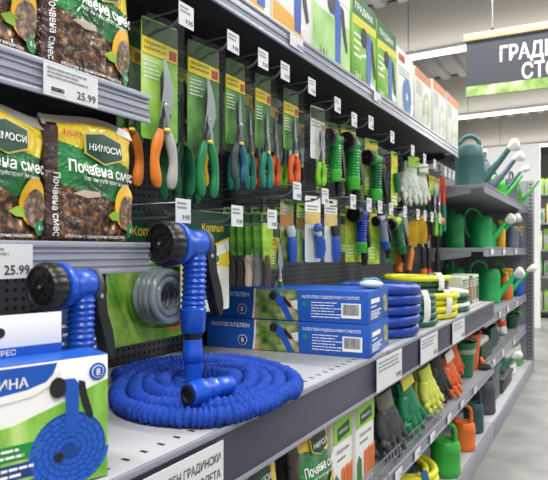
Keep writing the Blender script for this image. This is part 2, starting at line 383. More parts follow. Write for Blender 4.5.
def shelf(label, y0, y1, xf, xb, z, lip, lipmat, deck, t_=0.025, ridges=0, holes=False, name='display_shelf', under=None, bins=0.006, bh_=0.075):
    """deck whose top is at z, price rail at the front edge xf hanging down by lip"""
    t = thing(name, label, 'shelf', (0, 0, 0), 0, 'display shelves')
    bm = newbm(); box(bm, xb, xf-0.006, y0, y1, z-t_, z, 0.002); part('deck', bm, deck, t)
    bm = newbm(); box(bm, xf-0.006, xf, y0, y1, z-lip, z+0.002, 0.0015); rail = part('price_rail', bm, lipmat, t)
    bm = newbm()
    box(bm, xf-0.001, xf+0.004, y0, y1, z-0.005, z+0.004, 0.0012); box(bm, xf-0.001, xf+0.004, y0, y1, z-lip-0.003, z-lip+0.005, 0.0012)
    for k in range(ridges): zz = z-lip*(k+1)/(ridges+1); box(bm, xf-0.001, xf+0.0025, y0, y1, zz-0.0012, zz+0.0012)
    part('rail_edge', bm, rail_edge if lipmat is rail_violet else lipmat, rail)
    for yy in (y0+bins, y1-bins):
        bm = newbm(); prism(bm, [(xb, z-t_), (xf-0.07, z-t_), (xf-0.07, z-t_-bh_/3), (xb+0.05, z-t_-bh_), (xb, z-t_-bh_)], yy-0.003, yy+0.003); part('bracket', bm, under or charcoal, t, None)
    if holes:
        yy = y0+0.03
        while yy < y1-0.02:
            bm = newbm(); box(bm, xf-0.045, xf-0.033, yy, yy+0.005, z-0.0002, z+0.0006); part('slot', bm, black_ink, t, None); yy += 0.034
    return t
# long light grey shelf at waist height
for i, (y0, y1, lab) in enumerate(((-0.45, 1.445, 'light grey shelf board carrying the coiled blue hose'), (1.455, 3.165, 'light grey shelf board carrying the stacked hose coils'))):
    shelf(lab, y0, y1, -0.5, BX+0.032, MZ, 0.092, rail_violet, deck_grey, holes=True)
for i, (y0, y1, lab) in enumerate(((-0.45, 1.445, 'lower shelf board under the coiled blue hose holding soil bags and gloves'), (1.455, 3.165, 'lower shelf board holding orange gloves and green buckets'))):
    shelf(lab, y0, y1, -0.5, BX+0.032, LZ, 0.038, rail_edge, shelf_grey)
shelf('dark upper shelf board with silver rail carrying boxed spray nozzles', 0.742, 3.165, -0.685, BX+0.032, TZ, 0.042, rail_silver, charcoal, 0.02, 1)
shelf('upper dark shelf board with silver rail carrying the topmost soil bags', -0.45, 0.735, -0.685, BX+0.032, UZ, 0.044, rail_silver, charcoal, 0.022, 3)
shelf('eye level shelf board with silver rail carrying two soil bags', -0.45, 0.735, -0.685, BX+0.032, VZ, 0.044, rail_silver, charcoal, 0.022, 3, bins=0.16, bh_=0.05)
for z, lab, lip in ((1.372, 'grey shelf board carrying the dark teal watering cans', 0.045), (1.027, 'grey shelf board carrying the row of bright green watering cans', 0.045), (0.645, 'grey shelf board carrying the small green watering can and boxes', 0.05), (0.388, 'low grey shelf board carrying dark green trays and plant pots', 0.055)):
    shelf(lab, 3.175, 5.15, -0.55, BX+0.002, z, lip, rail_edge, shelf_grey, 0.022, under=shelf_grey)
for i, (y0, y1, lab) in enumerate(((-0.45, 3.165, 'bottom plinth shelf on the floor under the soil bags and large watering cans'), (3.175, 5.15, 'far bottom plinth shelf on the floor under the grey boxes and bright sacks'))):
    t = thing('plinth_shelf', lab, 'shelf', (0, 0, 0), 0, 'plinth shelves')
    bm = newbm(); box(bm, BX, -0.51, y0, y1, 0.065, BZ, 0.002); part('deck', bm, deck_grey, t)
    bm = newbm(); box(bm, -0.51, -0.5, y0, y1, 0.0, BZ+0.002, 0.002); part('kick_plate', bm, rail_edge, t)
# far end of the run
t = thing('end_upright', 'grey perforated end post closing the far end of the shelving', 'upright', (0, 0, 0))
bm = newbm(); box(bm, BX, -0.545, 5.17, 5.2, 0.0, 1.60); part('side_panel', bm, mat('end_panel_grey', '#8b8d92', 0.5), t, None)
bm = newbm(); box(bm, -0.545, -0.50, 5.155, 5.215, 0, 1.60, 0.003); po = part('post', bm, mat('end_post_grey', '#7c7e84', 0.45), t)
bm = newbm(); [box(bm, -0.533, -0.512, 5.1535, 5.1555, 0.12+k*0.032, 0.134+k*0.032) for k in range(46)]; part('slot_pattern', bm, dark_steel, po, None)

# ------------------------------------------------------------------ price tags
def price_tag(label, y, z, x, w_, h, lines, price, psize=None, tilt=0.0, group=None, cat='price tag'):
    t = thing('price_tag', label, cat, (x, y, z), R90, group); t.rotation_euler = (tilt, 0, R90)
    bm = newbm(); box(bm, -w_/2, w_/2, -0.0012, 0, -h/2, h/2); part('ticket', bm, paper, t, None)
    for i, (s, size, xx, zz) in enumerate(lines): text(t, s, size, xx, zz, -0.0018, black_ink, 'L', 0.014, width=w_*0.5-0.008-xx if len(s) > 15 else None)
    if price: text(t, price, psize, w_*0.45, -h*0.38, -0.0018, black_ink, 'R', 0.012, 'price_lettering')
    return t
def tag_uv(label, u0, u1, v0, X, h, **k):
    """ticket whose upper left corner is seen at (u0, v0)"""
    y0, y1 = Y(u0, X), Y(u1, X); z = Z(u0, v0, X); return (y0+y1)/2, z-h/2, y1-y0
y, z, w_ = tag_uv('', 44, 98, 62, -0.68, 0.052)
def fine_lines(t, w_, h, rows, seed=1, top=0.42, bot=0.0, right=0.4): fine_print(t, -w_*0.44, w_*right, h*bot, h*top, -0.0014, grey_ink, rows, seed)
zz = UZ-0.022
t = price_tag('white price tag reading 25.99 on the rail of the upper soil bag shelf', Y(71, -0.68), UZ-0.024, -0.6785, Y(98, -0.68)-Y(44, -0.68), 0.046, [], '25.99', 0.0165)
fine_lines(t, 0.098, 0.046, 3, 1, 0.42, 0.05, 0.3); barcode(t, -0.04, -0.012, -0.018, -0.009, -0.0014)
t = price_tag('white price tag reading 25.99 on the rail of the eye level soil bag shelf', Y(-4, -0.68), VZ-0.024, -0.6785, 0.105, 0.046, [], '25.99', 0.0175)
fine_lines(t, 0.105, 0.046, 2, 2, 0.42, 0.15, 0.3)
yr = Y(222, -0.495)
t = price_tag('large white price tag printed with a hose pistol name on the near waist shelf rail', yr-0.105, MZ-0.053, -0.4935, 0.21, 0.084, [('РАЗТЕГАТЕЛЕН ГРАДИНСКИ', 0.0172, -0.099, 0.014), ('МАРКУЧ С ПИСТОЛЕТА', 0.0172, -0.074, -0.010)], '19.90', 0.024)
for (u0, u1, v0, lab, seed, pr) in ((376, 401, 354, 'white price tag on the waist shelf rail just past the blue boxes', 3, '19.90'), (420, 437, 336, 'white price tag on the waist shelf rail in front of the dark green hose', 4, '24.50'), (452, 464, 321, 'white price tag on the waist shelf rail in front of the yellow hose', 5, '34.90')):
    y0, y1 = Y(u0, -0.495), Y(u1, -0.495); w_ = y1-y0
    t = price_tag(lab, (y0+y1)/2, MZ-0.046, -0.4935, w_, 0.084, [], pr, 0.021)
    fine_lines(t, w_, 0.084, 3, seed, 0.42, 0.05)
for k, (u, lab) in enumerate(((500, 'small white ticket nearest on the rail below the green boxes'), (508, 'small white ticket second on the rail below the small green watering can'), (517, 'small white ticket farthest on the rail beside the blue bottles'))):
    yy = Y(u, -0.545); price_tag(lab, yy, 0.645-0.025, -0.5445, 0.07, 0.04, [], '9.90', 0.014)
for k, (u, v) in enumerate(((398, 470), (417, 450), (432, 433), (449, 417), (462, 403), (475, 390))):
    yy = Y(u, -0.495); price_tag('small white ticket on the lower shelf rail, number %s from the near end' % ('one', 'two', 'three', 'four', 'five', 'six')[k], yy, LZ-0.019, -0.4935, 0.06, 0.030, [], '7.90', 0.014)
for k, (u, lab) in enumerate(((494, 'nearest'), (503, 'middle'), (514, 'farthest'))):
    yy = Y(u, -0.545); price_tag('white ticket, %s of three on the shelf rail below the dark trays' % lab, yy, 0.388-0.028, -0.5445, 0.08, 0.04, [], None)
for k, (u, lab) in enumerate(((492, 'nearest'), (504, 'middle'), (516, 'farthest'))):
    yy = Y(u, -0.545); price_tag('white ticket, %s of three on the rail below the bright green watering cans' % lab, yy, 1.027-0.022, -0.5445, 0.09, 0.034, [], None)

# ================================================================== SOIL BAGS
bagA = bag_print('soil_bag_film'); bagmats = {'a': bagA}
seal_m = mat('bag_seal', '#a8a49a', 0.35)
flower = printed('sunflower_print', [(0.3, '#3a2a20'), (0.5, '#6e5646'), (0.68, '#b09a86')], 120, 3)
def soil_bag(label, y, z, x, W=0.185, Hh=0.245, D=0.06, rz=R90, lean=0.0, seed=0, side=True, first='Почвена смес', seal=True):
    t = thing('soil_bag', label, 'bag', (x, y, z), rz, 'bags of potting soil'); t.rotation_euler = (lean, 0, rz)
    rn = random.Random(seed); off = Vector((seed*3.1, seed*1.7, 0))
    def depth(px, pz):
        a = max(0, 1-abs(2*px/W)**3.2); q = pz/Hh; b = max(0.0, min(1, q/0.05)*0.25+0.75)*(1-max(0, q-0.55)/0.45*0.55) if q < 1 else 0.3
        wr = mnoise.noise(Vector((px*22, pz*22, 0))+off)*0.006+mnoise.noise(Vector((px*55, pz*40, 3))+off)*0.0025
        return -(D/2)*(0.25+0.75*a**0.6)*b-wr
    bm = newbm(); nx, nz = 26, 30; G = {}
    for s in (0, 1):
        for i in range(nx+1):
            for k in range(nz+1):
                px = -W/2+W*i/nx; pz = Hh*k/nz; pinch = 1-0.05*math.sin(PI*k/nz)
                dy = depth(px, pz); sag = 0.006*math.sin(5*px/W+seed)*(k/nz)
                G[s, i, k] = bm.verts.new((px*pinch, dy if s == 0 else -dy*0.5, pz+sag))
    for s in (0, 1):
        for i in range(nx):
            for k in range(nz):
                q = (G[s, i, k], G[s, i+1, k], G[s, i+1, k+1], G[s, i, k+1]); bm.faces.new(q if s == 0 else q[::-1])
    for k in range(nz):
        for i in (0, nx):
            q = (G[0, i, k], G[0, i, k+1], G[1, i, k+1], G[1, i, k]); bm.faces.new(q if i == 0 else q[::-1])
    for i in range(nx):
        for k in (0, nz):
            q = (G[0, i, k], G[1, i, k], G[1, i+1, k], G[0, i+1, k]); bm.faces.new(q if k == 0 else q[::-1])
    o = part('film', bm, bagA, t, 9)
    if seal:
        bm = newbm(); n = 20
        for i in range(n):
            a0, a1 = -W/2+W*i/n, -W/2+W*(i+1)/n
            f = lambda a: 0.006*math.sin(5*a/W+seed)
            V = [bm.verts.new(q) for q in ((a0, -0.008, Hh+f(a0)-0.004), (a1, -0.008, Hh+f(a1)-0.004), (a1, 0.002, Hh+0.012+f(a1)), (a0, 0.002, Hh+0.012+f(a0)))]; bm.faces.new(V)
            V = [bm.verts.new(q) for q in ((a0, 0.006, Hh+f(a0)-0.004), (a1, 0.006, Hh+f(a1)-0.004), (a1, 0.002, Hh+0.012+f(a1)), (a0, 0.002, Hh+0.012+f(a0)))]; bm.faces.new(V[::-1])
        part('top_seal', bm, seal_m, t, 9)
    dr = depth
    dt = lambda a, b_: depth(a, b_)-0.0030
    def shape(name, pts, m, lift=0.0):
        bm = newbm(); cx = sum(p[0] for p in pts)/len(pts); cz = sum(p[1] for p in pts)/len(pts); rings = []
        for f in (1, 0.66, 0.33):
            rings.append([bm.verts.new((cx+(a-cx)*f, dr(cx+(a-cx)*f, cz+(b_-cz)*f)-0.0030-lift, cz+(b_-cz)*f)) for a, b_ in pts])
        n = len(pts)
        for A_, B_ in zip(rings[:-1], rings[1:]):
            for i in range(n): bm.faces.new((A_[i], A_[(i+1) % n], B_[(i+1) % n], B_[i]))
        bm.faces.new(rings[-1]); return part(name, bm, m, t, 9)
    sc = W/0.185
    em = [(a*sc, Hh*0.82+b_*sc) for a, b_ in ((-0.022, 0.019), (0.016, 0.026), (0.054, 0.016), (0.052, -0.011), (0.016, -0.022), (-0.019, -0.009))]
    em2 = [((a-0.016*sc)*1.12+0.016*sc, (b_-Hh*0.82)*1.15+Hh*0.82) for a, b_ in em]
    shape('emblem_rim', em2, mat('emblem_rim', '#c9b862', 0.4)); shape('emblem', em, dkgreen_ink, 0.0009)
    def dr2(a, b_): return dr(a, b_)-0.0052
    text(t, 'НИМОСИ', 0.0145*sc, 0.016*sc, Hh*0.82-0.004*sc, 0, white_ink, 'C', 0.012, 'emblem_lettering', drape=dr2)
    text(t, first, 0.0245*sc, 0.014*sc, Hh*0.585, 0, white_ink, 'C', 0.012, drape=dt, width=0.142*sc, rot=-0.04)
    shape('sunflower_petals', circle_pts(0.064*sc, Hh*0.34, 0.038*sc, 22, 0.72), mat('petal_print', '#e9b52a', 0.4), 0.0003)
    shape('sunflower_disc', circle_pts(0.067*sc, Hh*0.29, 0.030*sc, 20, 0.72), flower, 0.0012)
    shape('leaf_picture', [(0.02*sc, Hh*0.26), (0.034*sc, Hh*0.30), (0.058*sc, Hh*0.28), (0.05*sc, Hh*0.21), (0.03*sc, Hh*0.22)], mat('leaf_print', '#8fb53c', 0.4), 0.0008)
    shape('mushroom_picture', [(-0.048*sc, Hh*0.42), (-0.03*sc, Hh*0.455), (0.0, Hh*0.45), (0.004*sc, Hh*0.415), (-0.022*sc, Hh*0.39)], mat('scoop_print', '#cbb9a4', 0.4), 0.0008)
    shape('volume_mark', circle_pts(0.078*sc, Hh*0.13, 0.012*sc, 12), mat('mark_green', '#1f8f55', 0.4), 0.0015)
    text(t, '8 л', 0.011*sc, 0.078*sc, Hh*0.115, 0, white_ink, 'C', 0.01, 'volume_lettering', drape=lambda a, b_: dr(a, b_)-0.006)
    text(t, 'торфен субстрат за цветя', 0.0085*sc, 0.02*sc, Hh*0.53, 0, white_ink, 'C', 0.0, 'small_lettering', drape=dt, rot=-0.04)
    text(t, 'НЕЖ!', 0.013*sc, -0.047*sc, Hh*0.885, 0, red_ink, 'C', 0.01, 'red_lettering', drape=dt)
    text(t, 'обогатен с хранителни вещества', 0.0075*sc, 0.0, Hh*0.06, 0, white_ink, 'C', 0.0, 'small_lettering', drape=dt)
    if side: text(t, 'Почвена смес', 0.014*sc, -0.079*sc, Hh*0.32, 0, white_ink, 'C', 0.005, 'side_lettering', rot=-PI/2, drape=dt)
    return t
BXF = -0.725
yb = lambda u: Y(u, BXF)
soil_bag('soil bag on the eye level shelf, farther along, with its whole front showing', Y(87, BXF)-0.010, VZ+0.001, BXF, 0.182, 0.186, lean=0.07, seed=1)
soil_bag('soil bag on the eye level shelf cut by the left picture edge', Y(8, BXF)-0.040, VZ+0.001, BXF, 0.170, 0.176, lean=0.07, seed=2, side=False)
soil_bag('soil bag on the upper shelf above the 25.99 tag, farther along', Y(85, BXF)-0.012, UZ+0.001, BXF, 0.182, 0.19, lean=0.07, seed=3)
soil_bag('soil bag on the upper shelf at the top left picture corner', Y(8, BXF)-0.055, UZ+0.001, BXF, 0.175, 0.185, lean=0.07, seed=4, side=False)
# lower shelf bags, fronts at the rail
bx = -0.545
soil_bag('green soil bag on the lower shelf under the rail, nearer to the camera', Y(248, bx), LZ+0.001, bx, 0.19, 0.235, lean=-0.03, seed=5, side=False)
soil_bag('green soil bag on the lower shelf beside the carrot packets', Y(309, bx), LZ+0.001, bx, 0.19, 0.235, lean=-0.03, seed=6, side=False)

# ================================================================== SPRAY NOZZLES
def nozzle(t, body, body2, black, s=1.0, grip_m=None, hs=1.0):
    """pistol nozzle: head towards -x, lever at +x, grip down z; origin at the middle of the barrel"""
    grip_m = grip_m or body
    HX = Matrix.Translation((-0.050*s, 0, 0)) @ Matrix.Rotation(-PI/2, 4, 'Y') @ Matrix.Rotation(0.0, 4, 'X')   # local z -> -x
    HXb = HX; HX = HX @ Matrix.Diagonal((hs, hs, hs, 1))
    bm = newbm(); k = lambda a, i: (1.0 if a % 4 < 2 else 0.955) if 1 <= i <= 5 else 1.0
    lathe(bm, [(0.030*s, -0.004*s), (0.038*s, 0.0), (0.0415*s, 0.006*s), (0.0425*s, 0.014*s), (0.0425*s, 0.024*s), (0.041*s, 0.030*s), (0.037*s, 0.034*s), (0.034*s, 0.0335*s), (0.033*s, 0.030*s), (0, 0.030*s)], 72, HX, k)
    head = part('spray_head', bm, black, t)
    bm = newbm()
    lathe(bm, [(0.006*s, 0.030*s), (0.006*s, 0.034*s), (0.0, 0.0345*s)], 12, HX)
    for j in range(8):
        a = 2*PI*j/8; Mj = HX @ Matrix.Translation((math.cos(a)*0.021*s, math.sin(a)*0.021*s, 0))
        if j % 2: lathe(bm, [(0.0072*s, 0.0295*s), (0.0072*s, 0.0325*s), (0.0055*s, 0.0325*s), (0.0055*s, 0.0312*s), (0, 0.0312*s)], 12, Mj)
        else: lathe(bm, [(0.0065*s, 0.0295*s), (0.0065*s, 0.032*s), (0.0, 0.033*s)], 6, Mj)
    part('spray_jets', bm, mat('jet_black', '#0b0b0c', 0.5), head)
    bm = newbm(); lathe(bm, [(0.003*s, 0.034*s), (0.003*s, 0.0358*s), (0, 0.0362*s)], 10, HX); part('centre_screw', bm, steel, head)
    bm = newbm()
    lathe(bm, [(0.0335*s, 0.0), (0.0385*s, -0.003*s), (0.038*s, -0.012*s), (0.033*s, -0.021*s), (0.028*s, -0.028*s), (0.0265*s, -0.045*s), (0.0255*s, -0.068*s), (0.022*s, -0.073*s), (0, -0.074*s)], 32, HXb @ Matrix.Diagonal((min(1, hs*1.08), min(1, hs*1.08), 1, 1)))
    part('barrel', bm, body, t)
    bm = newbm(); lathe(bm, [(0.0262*s, -0.071*s), (0.0275*s, -0.073*s), (0.0275*s, -0.078*s), (0.023*s, -0.081*s), (0, -0.082*s)], 24, HXb @ Matrix.Diagonal((min(1, hs*1.1), min(1, hs*1.1), 1, 1))); part('rear_ring', bm, grey_seal, t)
    # ribbed grip
    def gx(z): return (0.002+0.004*(z/-0.13)-0.008*(z/-0.13)**2)*s
    bm = newbm(); pts = []; rs = []; n = 56
    for i in range(n+1):
        z = -0.018-0.102*i/n; pts.append((gx(z), 0, z*s)); rib = (math.cos(2*PI*i/n*10)+1)/2
        rs.append((0.0203+0.0036*(rib**0.6 if 3 < i < n-1 else 0.3)-0.0010*math.sin(PI*i/n))*s)
    tube(bm, pts, rs, 22, flat=1.0, up=Vector((1, 0, 0))); part('grip', bm, grip_m, t)
    bm = newbm(); xg = gx(-0.12); MG = Matrix.Translation((xg, 0, -0.12*s))
    lathe(bm, [(0.020*s, 0.004*s), (0.0245*s, 0.0), (0.0245*s, -0.020*s), (0.0235*s, -0.022*s), (0.0225*s, -0.040*s), (0.0205*s, -0.043*s), (0, -0.043*s)], 26, MG, lambda a, i: 1.0)
    part('base_collar', bm, body2, t)
    # lever
    bm = newbm()
    o = [(0.024, 0.012), (0.033, 0.018), (0.040, 0.012), (0.041, 0.002), (0.052, 0.000), (0.054, -0.012), (0.047, -0.026), (0.053, -0.052), (0.065, -0.084), (0.073, -0.112), (0.072, -0.134), (0.062, -0.142), (0.052, -0.126), (0.047, -0.100), (0.037, -0.068), (0.028, -0.044), (0.023, -0.016)]
    prism(bm, [(a*s, c*s) for a, c in o], -0.0115*s, 0.0115*s); bmesh.ops.bevel(bm, geom=bm.edges[:], offset=0.0025*s, segments=2, affect='EDGES')
    lev = part('trigger_lever', bm, black, t)
    bm = newbm(); lathe(bm, [(0.0042*s, -0.001*s), (0.0042*s, 0.0012*s), (0, 0.002*s)], 12, Matrix.Translation((0.038*s, -0.0115*s, -0.022*s)) @ Matrix.Rotation(PI/2, 4, 'X')); part('pivot_screw', bm, steel, lev)
    return xg
def connector(bmB, bmK, pts_dir, o, s=1.0):
    """quick connector from point o along unit direction"""
    d = Vector(pts_dir).normalized(); q = Vector((0, 0, 1)).rotation_difference(d); M = Matrix.Translation(o) @ q.to_matrix().to_4x4()
    lathe(bmB, [(0.0135*s, 0), (0.0165*s, 0.002*s), (0.0165*s, 0.016*s), (0.018*s, 0.018*s), (0.018*s, 0.036*s), (0.0165*s, 0.038*s), (0.0165*s, 0.048*s), (0.0125*s, 0.048*s), (0.011*s, 0.040*s), (0, 0.040*s)], 22, M, lambda a, i: 0.965 if (a % 4 == 0 and 3 <= i <= 4) else 1.0)
    lathe(bmK, [(0.0172*s, 0.0165*s), (0.0178*s, 0.017*s), (0.0178*s, 0.0185*s), (0.0172*s, 0.019*s)], 20, M)
# the big blue nozzle standing on the coiled hose
nx, ny = P(196, 382, 0.775)
NX, NY = nx-0.014, ny+0.010
dep = -_s*NX+_c*NY
t = thing('spray_nozzle', 'blue and black pistol spray nozzle standing upright in the middle of the coiled blue hose', 'spray nozzle', (NX, NY, 1.026), math.radians(84), 'blue pistol nozzles')
xg = nozzle(t, blue_plastic, blue_plastic, black_plastic, 1.0, hs=0.96)
bm = newbm(); MG = Matrix.Translation((xg, 0, -0.163))
lathe(bm, [(0.0175, 0), (0.0175, -0.006), (0.0155, -0.007), (0.0155, -0.012), (0, -0.012)], 20, MG); part('seal_ring', bm, black_plastic, t)
bm = newbm(); lathe(bm, [(0.0165, -0.012), (0.0172, -0.014), (0.0172, -0.030), (0.0185, -0.032), (0.0185, -0.052), (0.016, -0.055), (0.0155, -0.085), (0, -0.085)], 22, MG, lambda a, i: 0.96 if (a % 3 == 0 and 4 <= i <= 5) else 1.0)
part('hose_connector', bm, blue_plastic, t)
# the second nozzle behind the picture box
p = onD(80, 281, 0.80)
t = thing('spray_nozzle', 'blue and black pistol spray nozzle standing behind the picture box at left', 'spray nozzle', (p[0], p[1], 0.966), math.radians(92), 'blue pistol nozzles')
xg = nozzle(t, blue_plastic, blue_plastic, black_plastic, 0.84, hs=0.92)
bm = newbm(); lathe(bm, [(0.016, 0), (0.016, -0.012), (0.014, -0.014), (0.014, -0.045), (0.0165, -0.047), (0.0165, -0.075), (0.015, -0.0925), (0, -0.0925)], 20, Matrix.Translation((xg, 0, -0.163*0.84))); part('hose_connector', bm, blue_plastic, t)

# ================================================================== COILED EXPANDING HOSE
CX, CY = -0.666, 0.868
t = thing('expandable_hose', 'bright blue scrunched fabric hose coiled flat on the waist shelf', 'hose', (CX, CY, MZ))
rn = random.Random(11)
pts = []; rs = []; turns = 5.1; RR = 0.0145; N = 4200; r0, r1 = 0.044, 0.187; FD = 2.22
for i in range(N+1):
    f = i/N; th = 2*PI*turns*f+0.6; rr = r0+(r1-r0)*f
    wob = 0.0025*math.sin(th*2.3+1)+0.002*math.sin(th*5.1)
    z = RR+0.001+0.008*max(0, math.sin(th*1.5+f*9))*(1 if f < 0.9 else 0.2)
    p0, q0 = 1.33*(rr+wob)*math.cos(th), (rr+wob)*math.sin(th); pts.append((p0*math.cos(FD)-q0*math.sin(FD), p0*math.sin(FD)+q0*math.cos(FD), z))
bm = newbm(); n = 14; rings = []
V3 = [Vector(p_) for p_ in pts]; s_acc = 0.0; ph = 0.0
for i, p_ in enumerate(V3):
    tg = V3[min(i+1, N)]-V3[max(i-1, 0)]; a, b_ = frame_at(tg)
    step = (V3[i]-V3[i-1]).length if i else 0; s_acc += step
    ph += step/(0.0105+0.004*mnoise.noise(Vector((s_acc*30, 0, 0))))*2*PI
    ring = []
    for k in range(n):
        an = 2*PI*k/n
        tw = 1.1*mnoise.noise(Vector((s_acc*35, math.cos(an)*1.3, math.sin(an)*1.3)))
        fold = 2*abs(math.sin((ph+tw*2.6)/2))**0.6-1
        r = RR*(0.86+0.22*fold+0.22*mnoise.noise(Vector((s_acc*90, math.cos(an)*2+5, math.sin(an)*2))))
        q_ = p_+a*(math.cos(an)*r)+b_*(math.sin(an)*r); q_.z = max(q_.z, 0.0006); ring.append(bm.verts.new(q_))
    rings.append(ring)
for A_, B_ in zip(rings[:-1], rings[1:]):
    for k in range(n): bm.faces.new((A_[k], A_[(k+1) % n], B_[(k+1) % n], B_[k]))
bm.faces.new(rings[0][::-1]); bm.faces.new(rings[-1])
part('hose_body', bm, hose_blue, t, 9)
# loose fitting lying on the coil, mouth towards the camera's left
px, py = P(191, 395, 0.785); qx, qy = P(226, 386, 0.785)
O = Vector((px-CX, py-CY, 0.046)); Q = Vector((qx-CX, qy-CY, 0.046)); d = (O-Q).normalized()
bmB, bmK = newbm(), newbm(); connector(bmB, bmK, d, O-d*0.05, 1.15)
lathe(bmB, [(0.013, -0.040), (0.0155, -0.036), (0.0165, -0.004), (0.014, 0.002), (0, 0.002)], 18, Matrix.Translation(O-d*0.05) @ Vector((0, 0, 1)).rotation_difference(d).to_matrix().to_4x4())
cf = part('hose_fitting', bmB, blue_plastic, t); part('fitting_ring', bmK, black_plastic, cf)
bm = newbm(); lathe(bm, [(0.0125, 0), (0.0155, 0.0008), (0.0158, 0.0045), (0.0115, 0.0045), (0.0105, -0.002), (0, -0.002)], 20, Matrix.Translation(O+d*0.0042) @ Vector((0, 0, 1)).rotation_difference(d).to_matrix().to_4x4())
part('fitting_mouth', bm, black_plastic, cf)

# ================================================================== PICTURE BOX AT THE FRONT LEFT
fx, fy = P(108, 476, MZ)
ang = math.atan2(0.115, 0.036)
bd = 0.055; bw = 0.30; bh = 0.147
t = thing('hose_box', 'white and blue picture box with grass and coiled hose at the near left', 'box', (fx, fy, MZ+0.0016), ang)
bm = newbm(); box(bm, -bw, 0, 0, bd, 0, bh, 0.0012); part('carton', bm, card_white, t)
poly(t, 'grass_picture', [(-0.001, 0.001), (-0.001, bh*0.80), (-0.02, bh*0.76), (-0.06, bh*0.66), (-0.11, bh*0.56), (-0.2, bh*0.5), (-bw+0.001, bh*0.5), (-bw+0.001, 0.001)], -0.0001, grass)
poly(t, 'blue_swoosh', [(-bw+0.001, bh*0.99), (-0.062, bh*0.985), (-0.067, bh*0.90), (-0.078, bh*0.83), (-0.095, bh*0.79), (-0.13, bh*0.765), (-bw+0.001, bh*0.72)], -0.0006, blue_ink)
poly(t, 'white_swoosh', [(-bw+0.001, bh*0.74), (-0.13, bh*0.785), (-0.095, bh*0.81), (-0.074, bh*0.85), (-0.062, bh*0.93), (-0.058, bh*0.93), (-0.068, bh*0.82), (-0.09, bh*0.755), (-0.13, bh*0.725), (-bw+0.001, bh*0.66)], -0.0008, white_ink)
text(t, 'ЗА ВАШАТА ГРАДИНА', 0.0150, -0.094, bh*0.835, -0.0018, white_ink, 'R', 0.014, rot=0.0)
patch(t, 'top_panel', -bw+0.001, -0.0005, 0, 0, 0, blue_ink)
bm = newbm(); box(bm, -bw, 0.0, 0.0005, bd, bh, bh+0.0008); part('blue_top_flap', bm, blue_ink, t, None)
bd_ = poly(t, 'round_badge', circle_pts(-0.0135, bh*0.87, 0.0105, 28), -0.0006, blue_ink)
poly(bd_, 'badge_ring', circle_pts(-0.0135, bh*0.87, 0.0075, 28), -0.0012, white_ink)
poly(bd_, 'badge_centre', circle_pts(-0.0135, bh*0.87, 0.0065, 28), -0.0018, blue_ink)
text(bd_, '8', 0.0115, -0.0135, bh*0.87-0.004, -0.0026, white_ink, 'C', 0.01, 'badge_lettering')
cp = coil_print(t, -0.048, bh*0.29, 0.046, -0.0010, 5, 0.92, mat('picture_blue', '#1f5cc4', 0.4), mat('picture_deep_blue', '#10408f', 0.4))
poly(t, 'coil_shadow_picture', circle_pts(-0.048, bh*0.285, 0.044, 32), -0.0007, mat('picture_deep_blue', '#10408f', 0.4))
nozzle_print(t, -0.046, bh*0.62, 0.066, -0.0020)
poly(t, 'hose_end_picture', [(-0.064, bh*0.27), (-0.052, bh*0.33), (-0.044, bh*0.30), (-0.056, bh*0.235)], -0.0022, mat('picture_deep_blue', '#10408f', 0.4))
poly(t, 'hose_hole_picture', circle_pts(-0.061, bh*0.25, 0.0055, 16), -0.0028, black_ink)
for k in range(3):
    pl_ = patch(t, 'caption_plate', -bw+0.02, -0.082, bh*(0.02+0.14*k), bh*(0.135+0.14*k), -0.0008, (blue_ink, navy_ink, green_ink)[k])
    fine_print(pl_, -0.15, -0.086, bh*(0.03+0.14*k), bh*(0.125+0.14*k), -0.0016, white_ink, 2, k, fill=0.4)
# hanging header standing up from the rear edge
hx = -0.036
bm = newbm(); box(bm, -bw, hx, bd-0.002, bd, bh+0.0008, bh+0.050, 0.0004); hd = part('header_flap', bm, card_white, t)
patch(hd, 'header_band', -bw+0.001, hx, bh+0.001, bh+0.012, bd-0.0021, blue_ink)
text(hd, 'ЕКСПРЕС', 0.009, hx-0.075, bh+0.003, bd-0.0032, white_ink, 'C', 0.01)
bm = newbm(); lathe(bm, [(0.006, 0), (0.006, 0.0008), (0, 0.0008)], 16, Matrix.Translation((-0.108, bd-0.002, bh+0.03)) @ Matrix.Rotation(PI/2, 4, 'X')); part('hang_hole', bm, black_ink, hd)

